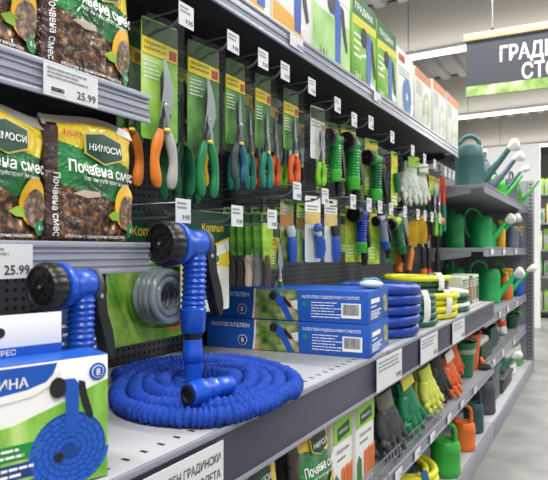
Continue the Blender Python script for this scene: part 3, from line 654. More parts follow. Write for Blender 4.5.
# ================================================================== LONG BLUE BOXES
def long_box(label, cx, cy, z, rz, L=0.475, W_=0.215, h=0.0835):
    t = thing('hose_carton', label, 'box', (cx, cy, z), rz, 'long blue cartons')
    bm = newbm(); box(bm, -L/2, L/2, -W_/2, W_/2, 0, h, 0.0012); part('carton', bm, blue_ink, t)
    yf = -W_/2-0.0001
    x0, x1 = -L/2+0.150, -L/2+0.282
    ph = patch(t, 'garden_photo', x0, x1, 0.001, h-0.001, yf, foliage)
    poly(ph, 'curved_edge', [(x0-0.004, 0.001), (x0+0.001, 0.001), (x0+0.005, h*0.5), (x0+0.007, h-0.001), (x0+0.003, h-0.001), (x0+0.001, h*0.5)], yf-0.0006, white_ink)
    b_ = poly(ph, 'nozzle_picture', [(x0+a, c) for a, c in ((0.058, h*0.9), (0.075, h*0.88), (0.09, h*0.72), (0.118, h*0.04), (0.10, h*0.03), (0.078, h*0.5), (0.062, h*0.62))], yf-0.0006, blue_ink)
    poly(b_, 'head_picture', circle_pts(x0+0.059, h*0.77, h*0.14, 18), yf-0.0012, black_ink)
    poly(b_, 'lever_picture', [(x0+0.09, h*0.80), (x0+0.096, h*0.74), (x0+0.116, h*0.45), (x0+0.108, h*0.42), (x0+0.092, h*0.6)], yf-0.0012, black_ink)
    poly(ph, 'hand_picture', [(x0+0.11, h*0.62), (x0+0.131, h*0.68), (x0+0.131, h*0.35), (x0+0.12, h*0.4)], yf-0.0007, mat('glove_print', '#d8dcd8', 0.5))
    text(t, 'РАЗТЕГАТЕЛЕН', 0.0155, x0-0.014, h*0.72, yf-0.0006, white_ink, 'R', 0.012)
    bd_ = poly(t, 'round_badge', circle_pts(x0-0.035, h*0.30, 0.014, 24), yf-0.0004, white_ink)
    poly(bd_, 'badge_centre', circle_pts(x0-0.035, h*0.30, 0.0125, 24), yf-0.0010, navy_ink)
    text(bd_, '8', 0.018, x0-0.035, h*0.30-0.006, yf-0.0018, white_ink, 'C', 0.01, 'badge_lettering')
    text(t, 'РАЗТЕГАТЕЛЕН ГРАДИНСКИ МАРКУЧ С ПИСТОЛЕТ', 0.0105, x1+0.012, h*0.74, yf-0.0006, white_ink, 'L', 0.012, width=0.158)
    fine_print(t, x1+0.038, x1+0.125, h*0.12, h*0.66, yf, white_ink, 6, 5, fill=0.28)
    patch(t, 'green_mark', x1+0.013, x1+0.024, h*0.48, h*0.62, yf-0.0003, mat('mark_green', '#1f8f55', 0.4))
    barcode(t, L/2-0.072, L/2-0.020, h*0.16, h*0.62, yf)
    # end face
    xe = L/2+0.0001; bm = newbm()
    for k, (a, b2, z0, z1) in enumerate(((-0.085, 0.005, 0.60, 0.74), (-0.085, -0.03, 0.48, 0.52), (-0.085, 0.02, 0.34, 0.37), (-0.085, 0.0, 0.27, 0.30), (-0.085, 0.015, 0.20, 0.23), (-0.085, -0.01, 0.13, 0.16))):
        box(bm, xe, xe+0.0006, a, b2, h*z0, h*z1)
    part('end_print', bm, white_ink, t, None)
    bm = newbm(); lathe(bm, [(0.026, 0), (0.026, 0.0006), (0, 0.0006)], 24, Matrix.Translation((xe, 0.068, h*0.5)) @ Matrix.Rotation(PI/2, 4, 'Y')); part('end_picture', bm, foliage, t)
    return t
a0 = P(370, 359, MZ); a1 = P(207, 346, MZ)
ux, uy = a0[0]-a1[0], a0[1]-a1[1]; ln = math.hypot(ux, uy); rzb = math.atan2(uy, ux)
ux, uy = ux/ln, uy/ln; L_ = 0.475; W_ = 0.215
c0 = (a0[0]-ux*L_/2-uy*W_/2, a0[1]-uy*L_/2+ux*W_/2)
long_box('long blue hose carton lying directly on the shelf beneath another', c0[0], c0[1], MZ+0.0008, rzb)
long_box('long blue hose carton stacked on top of its twin', c0[0]-0.003, c0[1]+0.004, MZ+0.0858, rzb-0.012)

# ================================================================== HOSE COILS FURTHER ALONG
def hose_coil(name, label, x, y, z, R, r, n, m, tilt=0.0, lab_m=None, oval=1.0, seed=0, ties=0):
    t = thing(name, label, 'hose', (x, y, z), 0, 'coiled garden hoses')
    rn = random.Random(seed)
    for i in range(n):
        for q in range(2):
            rr = R-q*r*2.05
            if q and i % 2: continue
            bm = newbm(); o = (rn.uniform(-.006, .006), rn.uniform(-.006, .006))
            pts = [((rr*math.cos(2*PI*k/40))+o[0], rr*oval*math.sin(2*PI*k/40)+o[1], r+0.003+i*r*1.9+0.0025*math.sin(2*PI*k/40*2+i)) for k in range(40)]
            tube(bm, pts, r, 10, closed=True); part('hose_turn', bm, m[i % len(m)], t)
    if lab_m:
        for a in ([-0.9, 0.5] if ties else [-0.5]):
            h = n*r*1.9+r
            bm = newbm(); ca, sa = math.cos(a), math.sin(a); path = []
            for (q, zz) in ((R-r*4.6, h*0.5), (R-r*4.2, h+0.004), (R, h+0.004), (R+r*1.25, h*0.75), (R+r*1.25, h*0.3), (R, 0.006)): path.append((ca*q, sa*q*oval, zz))
            tube(bm, path, 0.016, 8, flat=0.25, up=Vector((ca, sa, 0.3))); part('label_band', bm, lab_m, t)
    return t
hb = mat('blue_rubber', '#123c98', 0.4); hg = mat('dark_green_rubber', '#1d5a40', 0.45); hg2 = mat('deep_green_rubber', '#174a30', 0.45); hyl = mat('yellow_rubber', '#d9d82c', 0.45)
tie_w = mat('white_tie', '#dfe2df', 0.5)
def coil_uv(u0, u1, vb, z, gap=0.0):
    """centre and radius of a coil whose near foot is seen at vb and whose sides are seen at u0 and u1"""
    um = (u0+u1)/2; x, y = P(um, vb, z); dd = -_s*x+_c*y; R = (u1-u0)/2*dd/FPX*1.06
    d = Vector((x, y)).normalized(); return x+d.x*R*0.95, y+d.y*R*0.95, R
hose_coil('hose_coil', 'stack of thick blue hose turns just behind the blue cartons', -0.640, 1.765, MZ, 0.121, 0.0172, 5, [hb], seed=1)
hose_coil('hose_coil', 'dark green hose coil with white tie between the blue and yellow coils', -0.640, 2.035, MZ, 0.108, 0.0120, 5, [hg], lab_m=tie_w, seed=2)
hose_coil('hose_coil', 'yellow hose coil with white tie lying flat on the waist shelf', -0.655, 2.325, MZ, 0.138, 0.0130, 4, [hyl], lab_m=tie_w, seed=3)
hose_coil('hose_coil', 'dark green and yellow hose coil lying on top of the yellow coil', -0.675, 2.320, MZ+0.1005, 0.128, 0.0115, 3, [hg2, hg2, hyl], lab_m=tie_w, seed=4)
hose_coil('hose_coil', 'small dark green and white hose coil beyond the yellow coil', -0.600, 2.585, MZ, 0.078, 0.0100, 5, [hg, tie_w, hg, hg, tie_w], seed=5)
# plastic wrapped fitting on top of the blue stack
bxp = (-0.73, 1.62)
t = thing('fitting_pack', 'small clear pack with white and blue fitting lying on the blue cartons', 'package', (*P(371, 284, MZ+0.182), MZ+0.1698), 0.5)
bm = newbm(); ball(bm, (0, 0, 0.012), 0.034, 14, (1, 0.7, 0.36)); part('pouch', bm, mat('pouch_white', '#cfd9e2', 0.25), t, 9)
bm = newbm(); tube(bm, [(-0.02, 0.004, 0.024), (0.01, 0.0, 0.027), (0.022, -0.004, 0.022)], 0.004, 8); part('fitting', bm, mat('fitting_teal', '#3f86b0', 0.4), t)

# ================================================================== HOOKS WITH TICKETS AND HANGING GOODS
hook_m = mat('hook_wire', '#8d9196', 0.35, metal=0.7)
_hook = []
TIPX = -0.702; TGX = -0.690
def hook(what, y, z, zt, th=0.044, tw=0.042, price='9.90', tag=True):
    """peg hook at height z whose thin upper arm carries a ticket centred at height zt"""
    lab = 'steel peg hook carrying %s' % what
    if not _hook:
        t = thing('peg_hook', lab, 'hook', (0, y, 0), 0, 'steel peg hooks'); 
        bm = newbm(); L = TIPX-BX
        tube(bm, [(BX, 0, 0), (TIPX-0.03, 0, 0), (TIPX-0.012, 0, 0.006), (TIPX, 0, 0.018)], 0.0026, 7); part('rod', bm, hook_m, t)
        bm = newbm(); tube(bm, [(BX, 0, 0.028), (TGX-0.008, 0, 0.028), (TGX-0.003, 0, 0.024)], 0.0018, 6); part('ticket_arm', bm, hook_m, t)
        bm = newbm(); box(bm, BX+0.0005, BX+0.004, -0.012, 0.012, -0.02, 0.045, 0.001); part('back_plate', bm, hook_m, t)
        t.location = (0, y, z); _hook.append(t)
    else: t = dup(_hook[0], (0, y, z), 0, lab)
    if tag:
        k = price_tag('small white price ticket on the hook carrying %s' % what, y, z+0.028-th*0.36, TGX, tw, th, [], None, group='small hook tickets')
        pr = mat('holder_clear', '#dfe3e6', 0.3)
        fine_print(k, -tw*0.42, tw*0.3, th*0.05, th*0.4, -0.0013, grey_ink, 2, int(y*100)); text(k, price, tw*0.3, tw*0.42, -th*0.36, -0.0018, black_ink, 'R', 0.01, 'price_lettering')
    return t
_peg = []
def peg(what, y, z, X):
    lab = 'peg of %s' % what.replace('hanging behind the white connector cards', 'behind the connector cards').replace('between green nozzle and white gloves', 'beside the white gloves').replace('hanging below the eye level soil bag shelf', 'below the soil bags')
    t = thing('short_peg', lab, 'hook', (0, y, z), 0, 'short back pegs')
    bm = newbm(); tube(bm, [(BX, 0, 0), (X+0.004, 0, 0), (X+0.014, 0, 0.003), (X+0.020, 0, 0.010)], 0.0024, 6); part('rod', bm, hook_m, t)
    return t
def hang_card(t, w_, h, m, y=0.0, thick=0.0012, hole=True):
    """backing card hanging down from the hook at local origin"""
    bm = newbm(); c = 0.004; top = 0.014
    prism(bm, [(-w_/2+c, top), (-w_/2, top-c), (-w_/2, top-h+c), (-w_/2+c, top-h), (w_/2-c, top-h), (w_/2, top-h+c), (w_/2, top-c), (w_/2-c, top)], y, y+thick)
    o = part('hang_card', bm, m, t, None)
    if hole: poly(o, 'euro_slot', [(-0.011, 0.001), (-0.004, 0.001), (-0.003, -0.001), (0.003, -0.001), (0.004, 0.001), (0.011, 0.001), (0.011, 0.006), (0.004, 0.007), (-0.004, 0.007), (-0.011, 0.006)], y-0.0002, black_ink)
    return o
def pruner(t, hl, hr, s=1.0, bs=1.25, y=-0.008, zp=-0.165, splay=0.016, blade=None, grip_end=-0.33, snips=False):
    blade = blade or steel
    bm = newbm()
    if snips: prism(bm, [(-0.004*s, zp-0.02), (0.003*s, zp-0.02), (0.010*s, zp), (0.007*s, zp+0.04*s), (0.002*s, zp+0.085*s), (-0.002*s, zp+0.04*s)], y-0.003, y-0.0015)
    else: prism(bm, [(-0.012*s, zp-0.03*s), (-0.002*s, zp-0.036*s), (0.015*s, zp-0.014*s), (0.023*s, zp+0.008*s), (0.022*s, zp+0.032*s), (0.014*s, zp+0.062*s), (0.0*s, zp+0.092*s), (-0.004*s, zp+0.09*s), (-0.002*s, zp+0.05*s), (-0.006*s, zp+0.01*s)], y-0.003, y-0.0012)
    part('cutting_blade', bm, blade, t, None)
    bm = newbm(); prism(bm, [(0.012*s, zp-0.032*s), (0.018*s, zp-0.02*s), (0.009*s, zp+0.004*s), (-0.002*s, zp+0.03*s), (-0.004*s, zp+0.066*s), (-0.009*s, zp+0.05*s), (-0.008*s, zp+0.012*s), (-0.002*s, zp-0.008*s)], y-0.0005, y+0.0012); part('counter_blade', bm, dk_blade, t, None)
    bm = newbm(); lathe(bm, [(0.006*s, 0), (0.006*s, 0.003), (0.004*s, 0.005), (0, 0.005)], 14, Matrix.Translation((0.004*s, y-0.002, zp)) @ Matrix.Rotation(PI/2, 4, 'X')); part('pivot_bolt', bm, steel, t)
    bm = newbm(); tube(bm, [(0.004*math.cos(q*1.3)*s, y+0.004*math.sin(q*1.3), zp-0.018*s-0.0012*q*s) for q in range(26)], 0.0009, 5); part('spring', bm, steel, t)
    for sg in (-1, 1):
        bm = newbm(); prism(bm, [(-sg*0.006*s, zp), (sg*0.004*s, zp+0.006*s), (sg*0.012*s, zp-0.03*s), (sg*0.015*s, zp-0.062*s), (sg*0.008*s, zp-0.062*s), (sg*0.003*s, zp-0.03*s)], y-0.0045-0.001*sg, y-0.0015-0.001*sg); part('tang', bm, dk_blade if sg < 0 else blade, t, None)
    for sg, m in ((-1, hl), (1, hr)):
        pts = []; rs = []; n = 14
        for i in range(n+1):
            f = i/n; z = zp-0.050*s+(grip_end-zp+0.050*s)*f
            x = sg*(0.008+splay*math.sin(min(1, f*1.6)*PI/2)-0.006*max(0, f-0.6)/0.4)*s
            pts.append((x, y, z)); rs.append((0.0075+0.0035*math.sin(min(1, f*3)*PI/2)+0.0012*math.sin(f*9)-0.003*max(0, f-0.9)/0.1)*s)
        bm = newbm(); tube(bm, pts, rs, 12, flat=0.78, up=Vector((0, 1, 0))); ball(bm, pts[-1], rs[-1]*0.99, 10, (1, 0.78, 0.6)); part('handle', bm, m, t)
    bm = newbm(); ball(bm, (0.002*s, y-0.007, zp-0.050*s), 0.0062*s, 10, (1.4, 0.6, 0.8)); part('safety_catch', bm, mat('catch_yellow', '#d9c24a', 0.4), t)
def pruner_pack(label, y, x, z, w_, h, hl, hr, card=None, band=None, title='ГРАДИНСКА\nНОЖИЦА', s=1.0, group='packed pruners on the upper hooks', snips=False, splay=0.016, grip_end=-0.33, zp=-0.165, yaw=0.0, blade=None):
    t = thing('pruner_pack', label, 'pruners', (x, y, z), R90-0.14+yaw, group)
    cd = hang_card(t, w_, h, card or deepcard, 0.004)
    patch(cd, 'dark_header', -w_/2+0.001, w_/2-0.001, -0.028, 0.010, 0.0034, mat('header_green', '#2f4e22', 0.45))
    bd2 = poly(cd, 'title_band', [(-w_/2+0.001, -0.024), (w_/2-0.001, -0.030), (w_/2-0.001, -0.060), (-w_/2+0.001, -0.056)], 0.0030, band or yellow_ink)
    for k, ln_ in enumerate(title.split('\n')): text(bd2, ln_, 0.0088, -w_*0.44, -0.038-0.0105*k, 0.0018, dkgreen_ink, 'L', 0.01, width=w_*0.6)
    patch(cd, 'red_mark', w_*0.24, w_*0.44, -0.055, -0.037, 0.0022, red_ink)
    fine_print(cd, -w_*0.44, w_*0.0, -0.105, -0.066, 0.0034, white_ink, 5, int(y*77), fill=0.3)
    pruner(t, hl, hr, s, zp=zp, splay=splay, grip_end=grip_end, snips=snips, blade=blade)
    bm = newbm(); prism(bm, [(-w_/2-0.002, 0.016), (-w_/2-0.002, 0.014-h-0.002), (w_/2+0.002, 0.014-h-0.002), (w_/2+0.002, 0.016)], -0.0135, -0.0132); part('clear_sleeve', bm, clear_film, t, None)
    return t
org = mat('orange_grip', '#dc7a1e', 0.45); org2 = mat('deep_orange_grip', '#d95a1c', 0.45); grn = mat('green_grip', '#0e7a45', 0.42); grn2 = mat('dark_green_grip', '#0b5a38', 0.42); grygrip = mat('light_grey_grip', '#a9a9a6', 0.5)
tealg = mat('teal_grip', '#117a68', 0.42); slate = mat('slate_grip', '#3d464a', 0.5); blug = mat('petrol_blue_grip', '#155a78', 0.45); limeg = mat('lime_grip', '#7cc61e', 0.42); blkg = mat('black_grip', '#1d1d1f', 0.5); beig = mat('beige_grip', '#b9ad96', 0.55); yelg = mat('yellow_grip', '#e0b81c', 0.45); brng = mat('brown_grip', '#4a403a', 0.55); gryg = mat('grey_grip', '#6b6f72', 0.5); redg = mat('red_grip', '#c93a24', 0.42); blueg = mat('blue_grip', '#1c4fae', 0.4)
HZ = 1.452; HT = 1.492
def yh(u): return Y(u, TGX)
HU = [186, 233, 263, 290, 308, 333, 358, 377, 393, 403, 413, 422, 430, 437, 444]
hy = [yh(u) for u in HU]
# first six hooks: pruners
hook('the orange and grey handled pruners', hy[0], HZ, HT, 0.044, 0.044)
pruner_pack('pruner pack with one orange and one light grey handle hanging beside the soil bags', hy[0], -0.752, HZ, 0.092, 0.235, org, grygrip, leafcard, zp=-0.152, grip_end=-0.312)
p2 = pruner_pack('pruner pack with two orange handles hanging just behind the orange and grey pair', hy[0]-0.03, -0.815, HZ, 0.088, 0.235, org, org, deepcard, grip_end=-0.305, zp=-0.15)
dup(p2, (-0.88, hy[0]-0.02, HZ), R90-0.14, 'rearmost pruner pack with two orange handles on the hook nearest the soil bags')
hook('the bright green handled pruners', hy[1], HZ, HT, 0.044, 0.044)
p1 = pruner_pack('frontmost pruner pack with two bright green handles and a broad steel blade', hy[1]-0.018, -0.752, HZ, 0.096, 0.235, grn, grn, deepcard, grip_end=-0.318, zp=-0.152)
pruner_pack('pruner pack with dark green handles and dark blade behind the bright green pair', hy[1]-0.022, -0.815, HZ, 0.088, 0.235, grn2, grn, deepcard, grip_end=-0.31, zp=-0.15, blade=dk_blade)
dup(p1, (-0.87, hy[1]-0.005, HZ), R90-0.14, 'rearmost pruner pack with green handles behind the two other green handled packs')
hook('the slate and petrol blue handled snips', hy[2], HZ, HT, 0.044, 0.044)
pruner_pack('snips pack with one slate grey and one petrol blue handle', hy[2]-0.02, -0.752, HZ, 0.068, 0.20, slate, blug, deepcard, s=0.9, snips=True, splay=0.013, grip_end=-0.27, zp=-0.14)
pruner_pack('snips pack with yellow and black handles behind the slate and blue pair', hy[2]-0.03, -0.83, HZ, 0.062, 0.20, yelg, blkg, deepcard, s=0.9, snips=True, splay=0.014, grip_end=-0.28, zp=-0.14, blade=dk_blade)
dup(SC.objects[-1] if False else p1, (-0.90, hy[2]-0.01, HZ), R90, 'pruner pack with green handles at the back of the snips hook')
hy[3] = Y(263, -0.755); hy[4] = Y(291, -0.755)-0.02; hy[5] = Y(318, -0.755); hy[6] = Y(330, -0.775); hy[7] = Y(348, -0.775); hy[8] = Y(371, -0.775); hy[9] = Y(393, -0.775); hy[10] = Y(406, -0.775); hy[11] = Y(417, -0.775); hy[12] = 2.90; hy[13] = 2.99; hy[14] = 3.08
hook('the teal handled snips', hy[3], HZ, HT, 0.044, 0.044)
q = pruner_pack('frontmost snips pack with two teal handles', hy[3], -0.752, HZ, 0.062, 0.19, tealg, tealg, deepcard, s=0.85, snips=True, splay=0.013, grip_end=-0.275, zp=-0.145)
dup(q, (-0.80, hy[3]-0.006, HZ), R90, 'middle snips pack of the three with teal handles'); dup(q, (-0.85, hy[3]-0.008, HZ), R90, 'rearmost snips pack of the three with teal handles')
hook('the red-orange handled shears', hy[4]+0.02, HZ, HT, 0.044, 0.044)
q = pruner_pack('frontmost shears pack with two red-orange handles', hy[4]+0.02, -0.752, HZ, 0.070, 0.17, org2, org2, deepcard, s=0.85, snips=True, splay=0.014, grip_end=-0.25, zp=-0.13)
dup(q, (-0.81, hy[4]+0.012, HZ), R90, 'middle shears pack of the three with red-orange handles'); dup(q, (-0.87, hy[4]+0.012, HZ), R90, 'rearmost shears pack of the three with red-orange handles')
hook('the lime green handled shears', hy[5], HZ-0.012, HT, 0.044, 0.044)
q = pruner_pack('frontmost shears pack with lime green handles on a pale card', hy[5], -0.752, HZ-0.012, 0.078, 0.16, limeg, limeg, palecard, palecard, s=0.85, splay=0.013, grip_end=-0.225, zp=-0.115)
pruner_pack('shears pack with beige and black handles behind the lime green pair', hy[5]-0.01, -0.82, HZ-0.012, 0.078, 0.16, beig, blkg, palecard, s=0.9, splay=0.014, grip_end=-0.24, zp=-0.12)
dup(q, (-0.88, hy[5]-0.01, HZ-0.012), R90, 'rearmost shears pack with lime green handles')

def nozzle_pack(label, y, x, z, w_, h, card, body, collar, s=0.85, dz=-0.05, dx=-0.008, yaw=50, grip_m=None, band=None, group='carded spray nozzles', tilt=0.0, hs=1.0):
    t = thing('nozzle_pack', label, 'spray nozzle', (x, y, z), R90-0.22, group)
    cd = hang_card(t, w_, h, card, 0.010)
    patch(cd, 'title_band', -w_/2+0.001, w_/2-0.001, -0.022, -0.006, 0.0094, band or yellow_ink)
    fine_print(cd, -w_*0.44, w_*0.1, -h*0.85, -h*0.62, 0.0096, white_ink, 4, int(y*31), fill=0.3)
    old = set(t.children); nozzle(t, body, collar, black_plastic, s, grip_m, hs)
    M = Matrix.Translation((dx, -0.018, dz)) @ Matrix.Rotation(tilt, 4, 'Y') @ Matrix.Rotation(math.radians(yaw), 4, 'Z')
    for o in t.children:
        if o not in old: o.matrix_local = M
    bm = newbm(); a = M @ Vector((0.030*s, 0, -0.163*s)); lathe(bm, [(0.017*s, 0), (0.017*s, -0.03*s), (0.013*s, -0.034*s), (0.013*s, -0.055*s), (0, -0.055*s)], 16, Matrix.Translation(a)); part('hose_fitting', bm, black_plastic, t)
    return t
gnoz = mat('leaf_green_plastic', '#1f9a3a', 0.36, coat=0.2); gnoz2 = mat('bottle_green_plastic', '#12663a', 0.4); gcol = mat('bright_green_plastic', '#49b83e', 0.36)
hook('the first carded green nozzle', hy[6], HZ-0.03, HT, 0.044, 0.044)
nozzle_pack('first carded green spray nozzle along the upper hooks, next to the lime shears', hy[6], -0.765, HZ-0.03, 0.085, 0.20, deepcard, gnoz, gcol, 0.84, -0.048, yaw=12, hs=0.78)
hook('the second carded green nozzle', hy[7], HZ-0.01, HT, 0.044, 0.044)
nozzle_pack('second carded green spray nozzle along the upper hooks, biggest black head', hy[7], -0.765, HZ-0.01, 0.09, 0.22, deepcard, gnoz, gcol, 0.98, -0.058, yaw=14, hs=0.78)
hook('the third carded green nozzle', hy[8], HZ-0.02, HT, 0.044, 0.044)
nozzle_pack('third carded green spray nozzle with dark green grip, next to the yellow card', hy[8], -0.765, HZ-0.02, 0.09, 0.22, leafcard, gnoz, gcol, 0.98, -0.07, grip_m=gnoz2, yaw=2, hs=0.72)
hook('the yellow and green carded fittings', hy[9], HZ-0.03, HT, 0.044, 0.044)
def plain_pack(label, y, x, z, w_, h, card, band=None, blobs=(), group='small carded goods', cat='carded goods', name='carded_fitting'):
    t = thing(name, label, cat, (x, y, z), R90, group)
    peg('the '+label.replace(' on the upper hooks', '').replace(' in the row', ''), y, z+0.0034, x)
    cd = hang_card(t, w_, h, card, 0.004)
    if band: patch(cd, 'title_band', -w_/2+0.001, w_/2-0.001, -0.045, -0.012, 0.0034, band)
    fine_print(cd, -w_*0.42, w_*0.4, -h*0.95, -h*0.75, 0.0034, white_ink, 3, int(y*53), fill=0.35)
    for (kind, m, a) in blobs:
        bm = newbm()
        if kind == 'tube': tube(bm, a[0], a[1], 14, flat=0.85, up=Vector((0, 1, 0))); part(a[2], bm, m, t)
        elif kind == 'ball': ball(bm, a[0], a[1], 16, a[2] if len(a) > 2 else (1, 0.7, 1)); part('round_fitting', bm, m, t)
    return t
plain_pack('yellow and green card with small dark fitting between green nozzle and white gloves', hy[9], -0.765, HZ-0.03, 0.085, 0.23, brightcard, yellow_ink, [('tube', gnoz2, ([(-0.01, -0.006, -0.08), (0.0, -0.008, -0.12), (0.01, -0.006, -0.16)], [0.012, 0.016, 0.010], 'fitting_body'))])

# ------------------------------------------------------------------ gloves
_gl = {}
def glove_mesh(curl=0.25, spread=1.0, seed=0, plump=1.0):
    k = (curl, spread, seed, plump)
    if k in _gl: return _gl[k]
    rn = random.Random(seed); bm = newbm()
    tube(bm, [(0, 0, 0.0), (0, 0, -0.03), (0.001, 0, -0.06), (0.002, 0, -0.085), (0.002, 0, -0.098)], [0.030, 0.031, 0.040, 0.041, 0.034], 20, flat=0.42*plump, up=Vector((0, 1, 0)))
    for i, (x, L, r) in enumerate(((-0.031, 0.062, 0.0105), (-0.010, 0.076, 0.0115), (0.012, 0.072, 0.0115), (0.033, 0.055, 0.010))):
        sp_ = (i-1.5)*0.12*spread; pts = []; cz = 0.0; cy = 0.0; ang = 0.05; p_ = Vector((x, 0, -0.082)); pts.append(p_.copy())
        for j in range(6):
            ang += curl*rn.uniform(0.10, 0.32); d = Vector((math.sin(sp_), -math.sin(ang), -math.cos(ang)*math.cos(sp_))); p_ = p_+d*(L/6); pts.append(p_.copy())
        tube(bm, pts, [r*1.15, r*1.12, r*1.05, r, r*0.98, r*0.92, r*0.6], 12)
        ball(bm, pts[-1], r*0.66, 8)
    tube(bm, [(-0.025, 0, -0.035), (-0.043, -0.004, -0.058), (-0.053, -0.008, -0.080), (-0.056, -0.010, -0.102), (-0.056, -0.012, -0.112)], [0.017, 0.0145, 0.0125, 0.011, 0.007], 12)
    me = bpy.data.meshes.new('glove'); bm.to_mesh(me); bm.free(); o = bpy.data.objects.new('glove', me); C.objects.link(o)
    m = o.modifiers.new('r', 'REMESH'); m.mode = 'VOXEL'; m.voxel_size = 0.0032
    m2 = o.modifiers.new('s', 'SMOOTH'); m2.iterations = 3; m2.factor = 0.6
    dg = bpy.context.evaluated_depsgraph_get(); me2 = bpy.data.meshes.new_from_object(o.evaluated_get(dg))
    bpy.data.objects.remove(o)
    for v in me2.vertices: v.co.y += 0.0022*mnoise.noise(v.co*70+Vector((seed, 0, 0)))
    me2.shade_smooth(); _gl[k] = me2; return me2
def gloves(label, loc, m, cuff, rz=R90, s=1.0, tilt=0.0, roll=0.0, n=2, seed=0, curl=0.25, tab=None, group='pairs of work gloves'):
    """a pair hanging fingers down, second glove behind the first; cuff ends at the origin"""
    t = thing('work_gloves', label, 'gloves', loc, rz, group); t.rotation_euler = (tilt, roll, rz); t.scale = (s, s, s)
    for i in range(n):
        me = glove_mesh(curl, 1.0, seed+i).copy(); me.materials.clear(); me.materials.append(m)
        o = bpy.data.objects.new('glove', me); C.objects.link(o); o.parent = t; o.location = (0.012*i, 0.026*i, -0.004*i); o.rotation_euler = (0, 0.10*i, 0)
        bm = newbm(); tube(bm, [(0, 0, 0.014), (0, 0, 0.008), (0, 0, -0.018), (0, 0, -0.030)], [0.0315, 0.0335, 0.0325, 0.0325], 20, flat=0.45, up=Vector((0, 1, 0))); c_ = part('cuff', bm, cuff, o)
    if tab:
        bm = newbm(); box(bm, -0.03, 0.03, -0.018, -0.0165, -0.01, 0.03, 0.0005); part('paper_tab', bm, tab, t)
    return t
wglove = mat('white_cotton', '#c6cfc4', 0.8, bump=0.4, bs=160); gglove = mat('green_latex', '#0f7a50', 0.45, bump=0.3, bs=180); kglove = mat('grey_latex', '#3f4144', 0.6, bump=0.4, bs=180); yglove = mat('pale_yellow_knit', '#cfd65e', 0.7, bump=0.3, bs=200); oglove = mat('orange_latex', '#d8602a', 0.45, bump=0.3); bglove = mat('black_latex', '#26282b', 0.6, bump=0.3)
hook('the white cotton gloves', hy[10], HZ-0.04, HT, 0.044, 0.044)
gloves('pale white cotton gloves hanging on the upper hooks', (-0.755, hy[10], HZ-0.05), wglove, wglove, rz=R90-0.5, s=1.15, seed=3, tab=leafcard)
hook('the pale grey-green gloves', hy[11], HZ-0.04, HT, 0.044, 0.044)
gloves('second pair of pale white gloves hanging beyond the first pair', (-0.765, hy[11]+0.03, HZ-0.05), wglove, mat('cuff_green', '#8fae7c', 0.8), rz=R90-0.5, s=1.05, seed=5, tab=palecard)
hook('the green and black shears', hy[12], HZ-0.05, HT, 0.044, 0.044)
pruner_pack('shears with black and bright green handles just beyond the white gloves', hy[12], -0.755, HZ-0.03, 0.07, 0.14, blkg, limeg, brightcard, grip_end=-0.33, splay=0.02)
hook('the white headed tools', hy[13], HZ-0.05, HT, 0.044, 0.044)
pruner_pack('shears with grey and green handles third from the far end of the upper hooks', hy[13], -0.755, HZ-0.03, 0.08, 0.14, gryg, gnoz, palecard, grip_end=-0.33, splay=0.02)
hook('the red and teal pruners', hy[14], HZ-0.05, HT, 0.044, 0.044)
def anvil_pruner(label, y, x, z):
    t = thing('long_pruner', label, 'pruners', (x, y, z), R90-0.4, 'packed pruners on the upper hooks')
    for sg in (-1, 1):
        bm = newbm(); tube(bm, [(sg*0.004, 0, 0), (sg*0.014, 0, -0.04), (sg*0.018, 0, -0.09), (sg*0.022, 0, -0.16)], [0.012, 0.017, 0.015, 0.012], 12, flat=0.7, up=Vector((0, 1, 0))); h = part('handle', bm, redg, t)
        bm = newbm(); tube(bm, [(sg*0.022, 0, -0.155), (sg*0.026, 0, -0.22), (sg*0.026, 0, -0.30)], [0.0125, 0.0135, 0.011], 12, flat=0.75, up=Vector((0, 1, 0))); part('grip_sleeve', bm, tealg, h)
    bm = newbm(); prism(bm, [(-0.01, 0.0), (0.01, 0.0), (0.014, 0.03), (0.004, 0.062), (-0.006, 0.06), (-0.014, 0.03)], -0.003, 0.003); part('blade', bm, steel, t, None)
    return t
anvil_pruner('red pruners with teal grips at the far end of the upper hooks', hy[14], -0.755, HZ-0.035)
anvil_pruner('red pruners with teal grips hanging behind the identical pair', hy[14]-0.02, -0.83, HZ-0.035)

# ------------------------------------------------------------------ lower row
LU = [183, 237, 272, 297, 325, 353, 369, 380, 391, 405, 418, 425, 432, 440, 445]
ly = [yh(u) for u in LU]
def lz(i): return 1.078 if i < 3 else 1.158
hook('the clear hose card', ly[0], lz(0), 0, 0.046, 0.044)
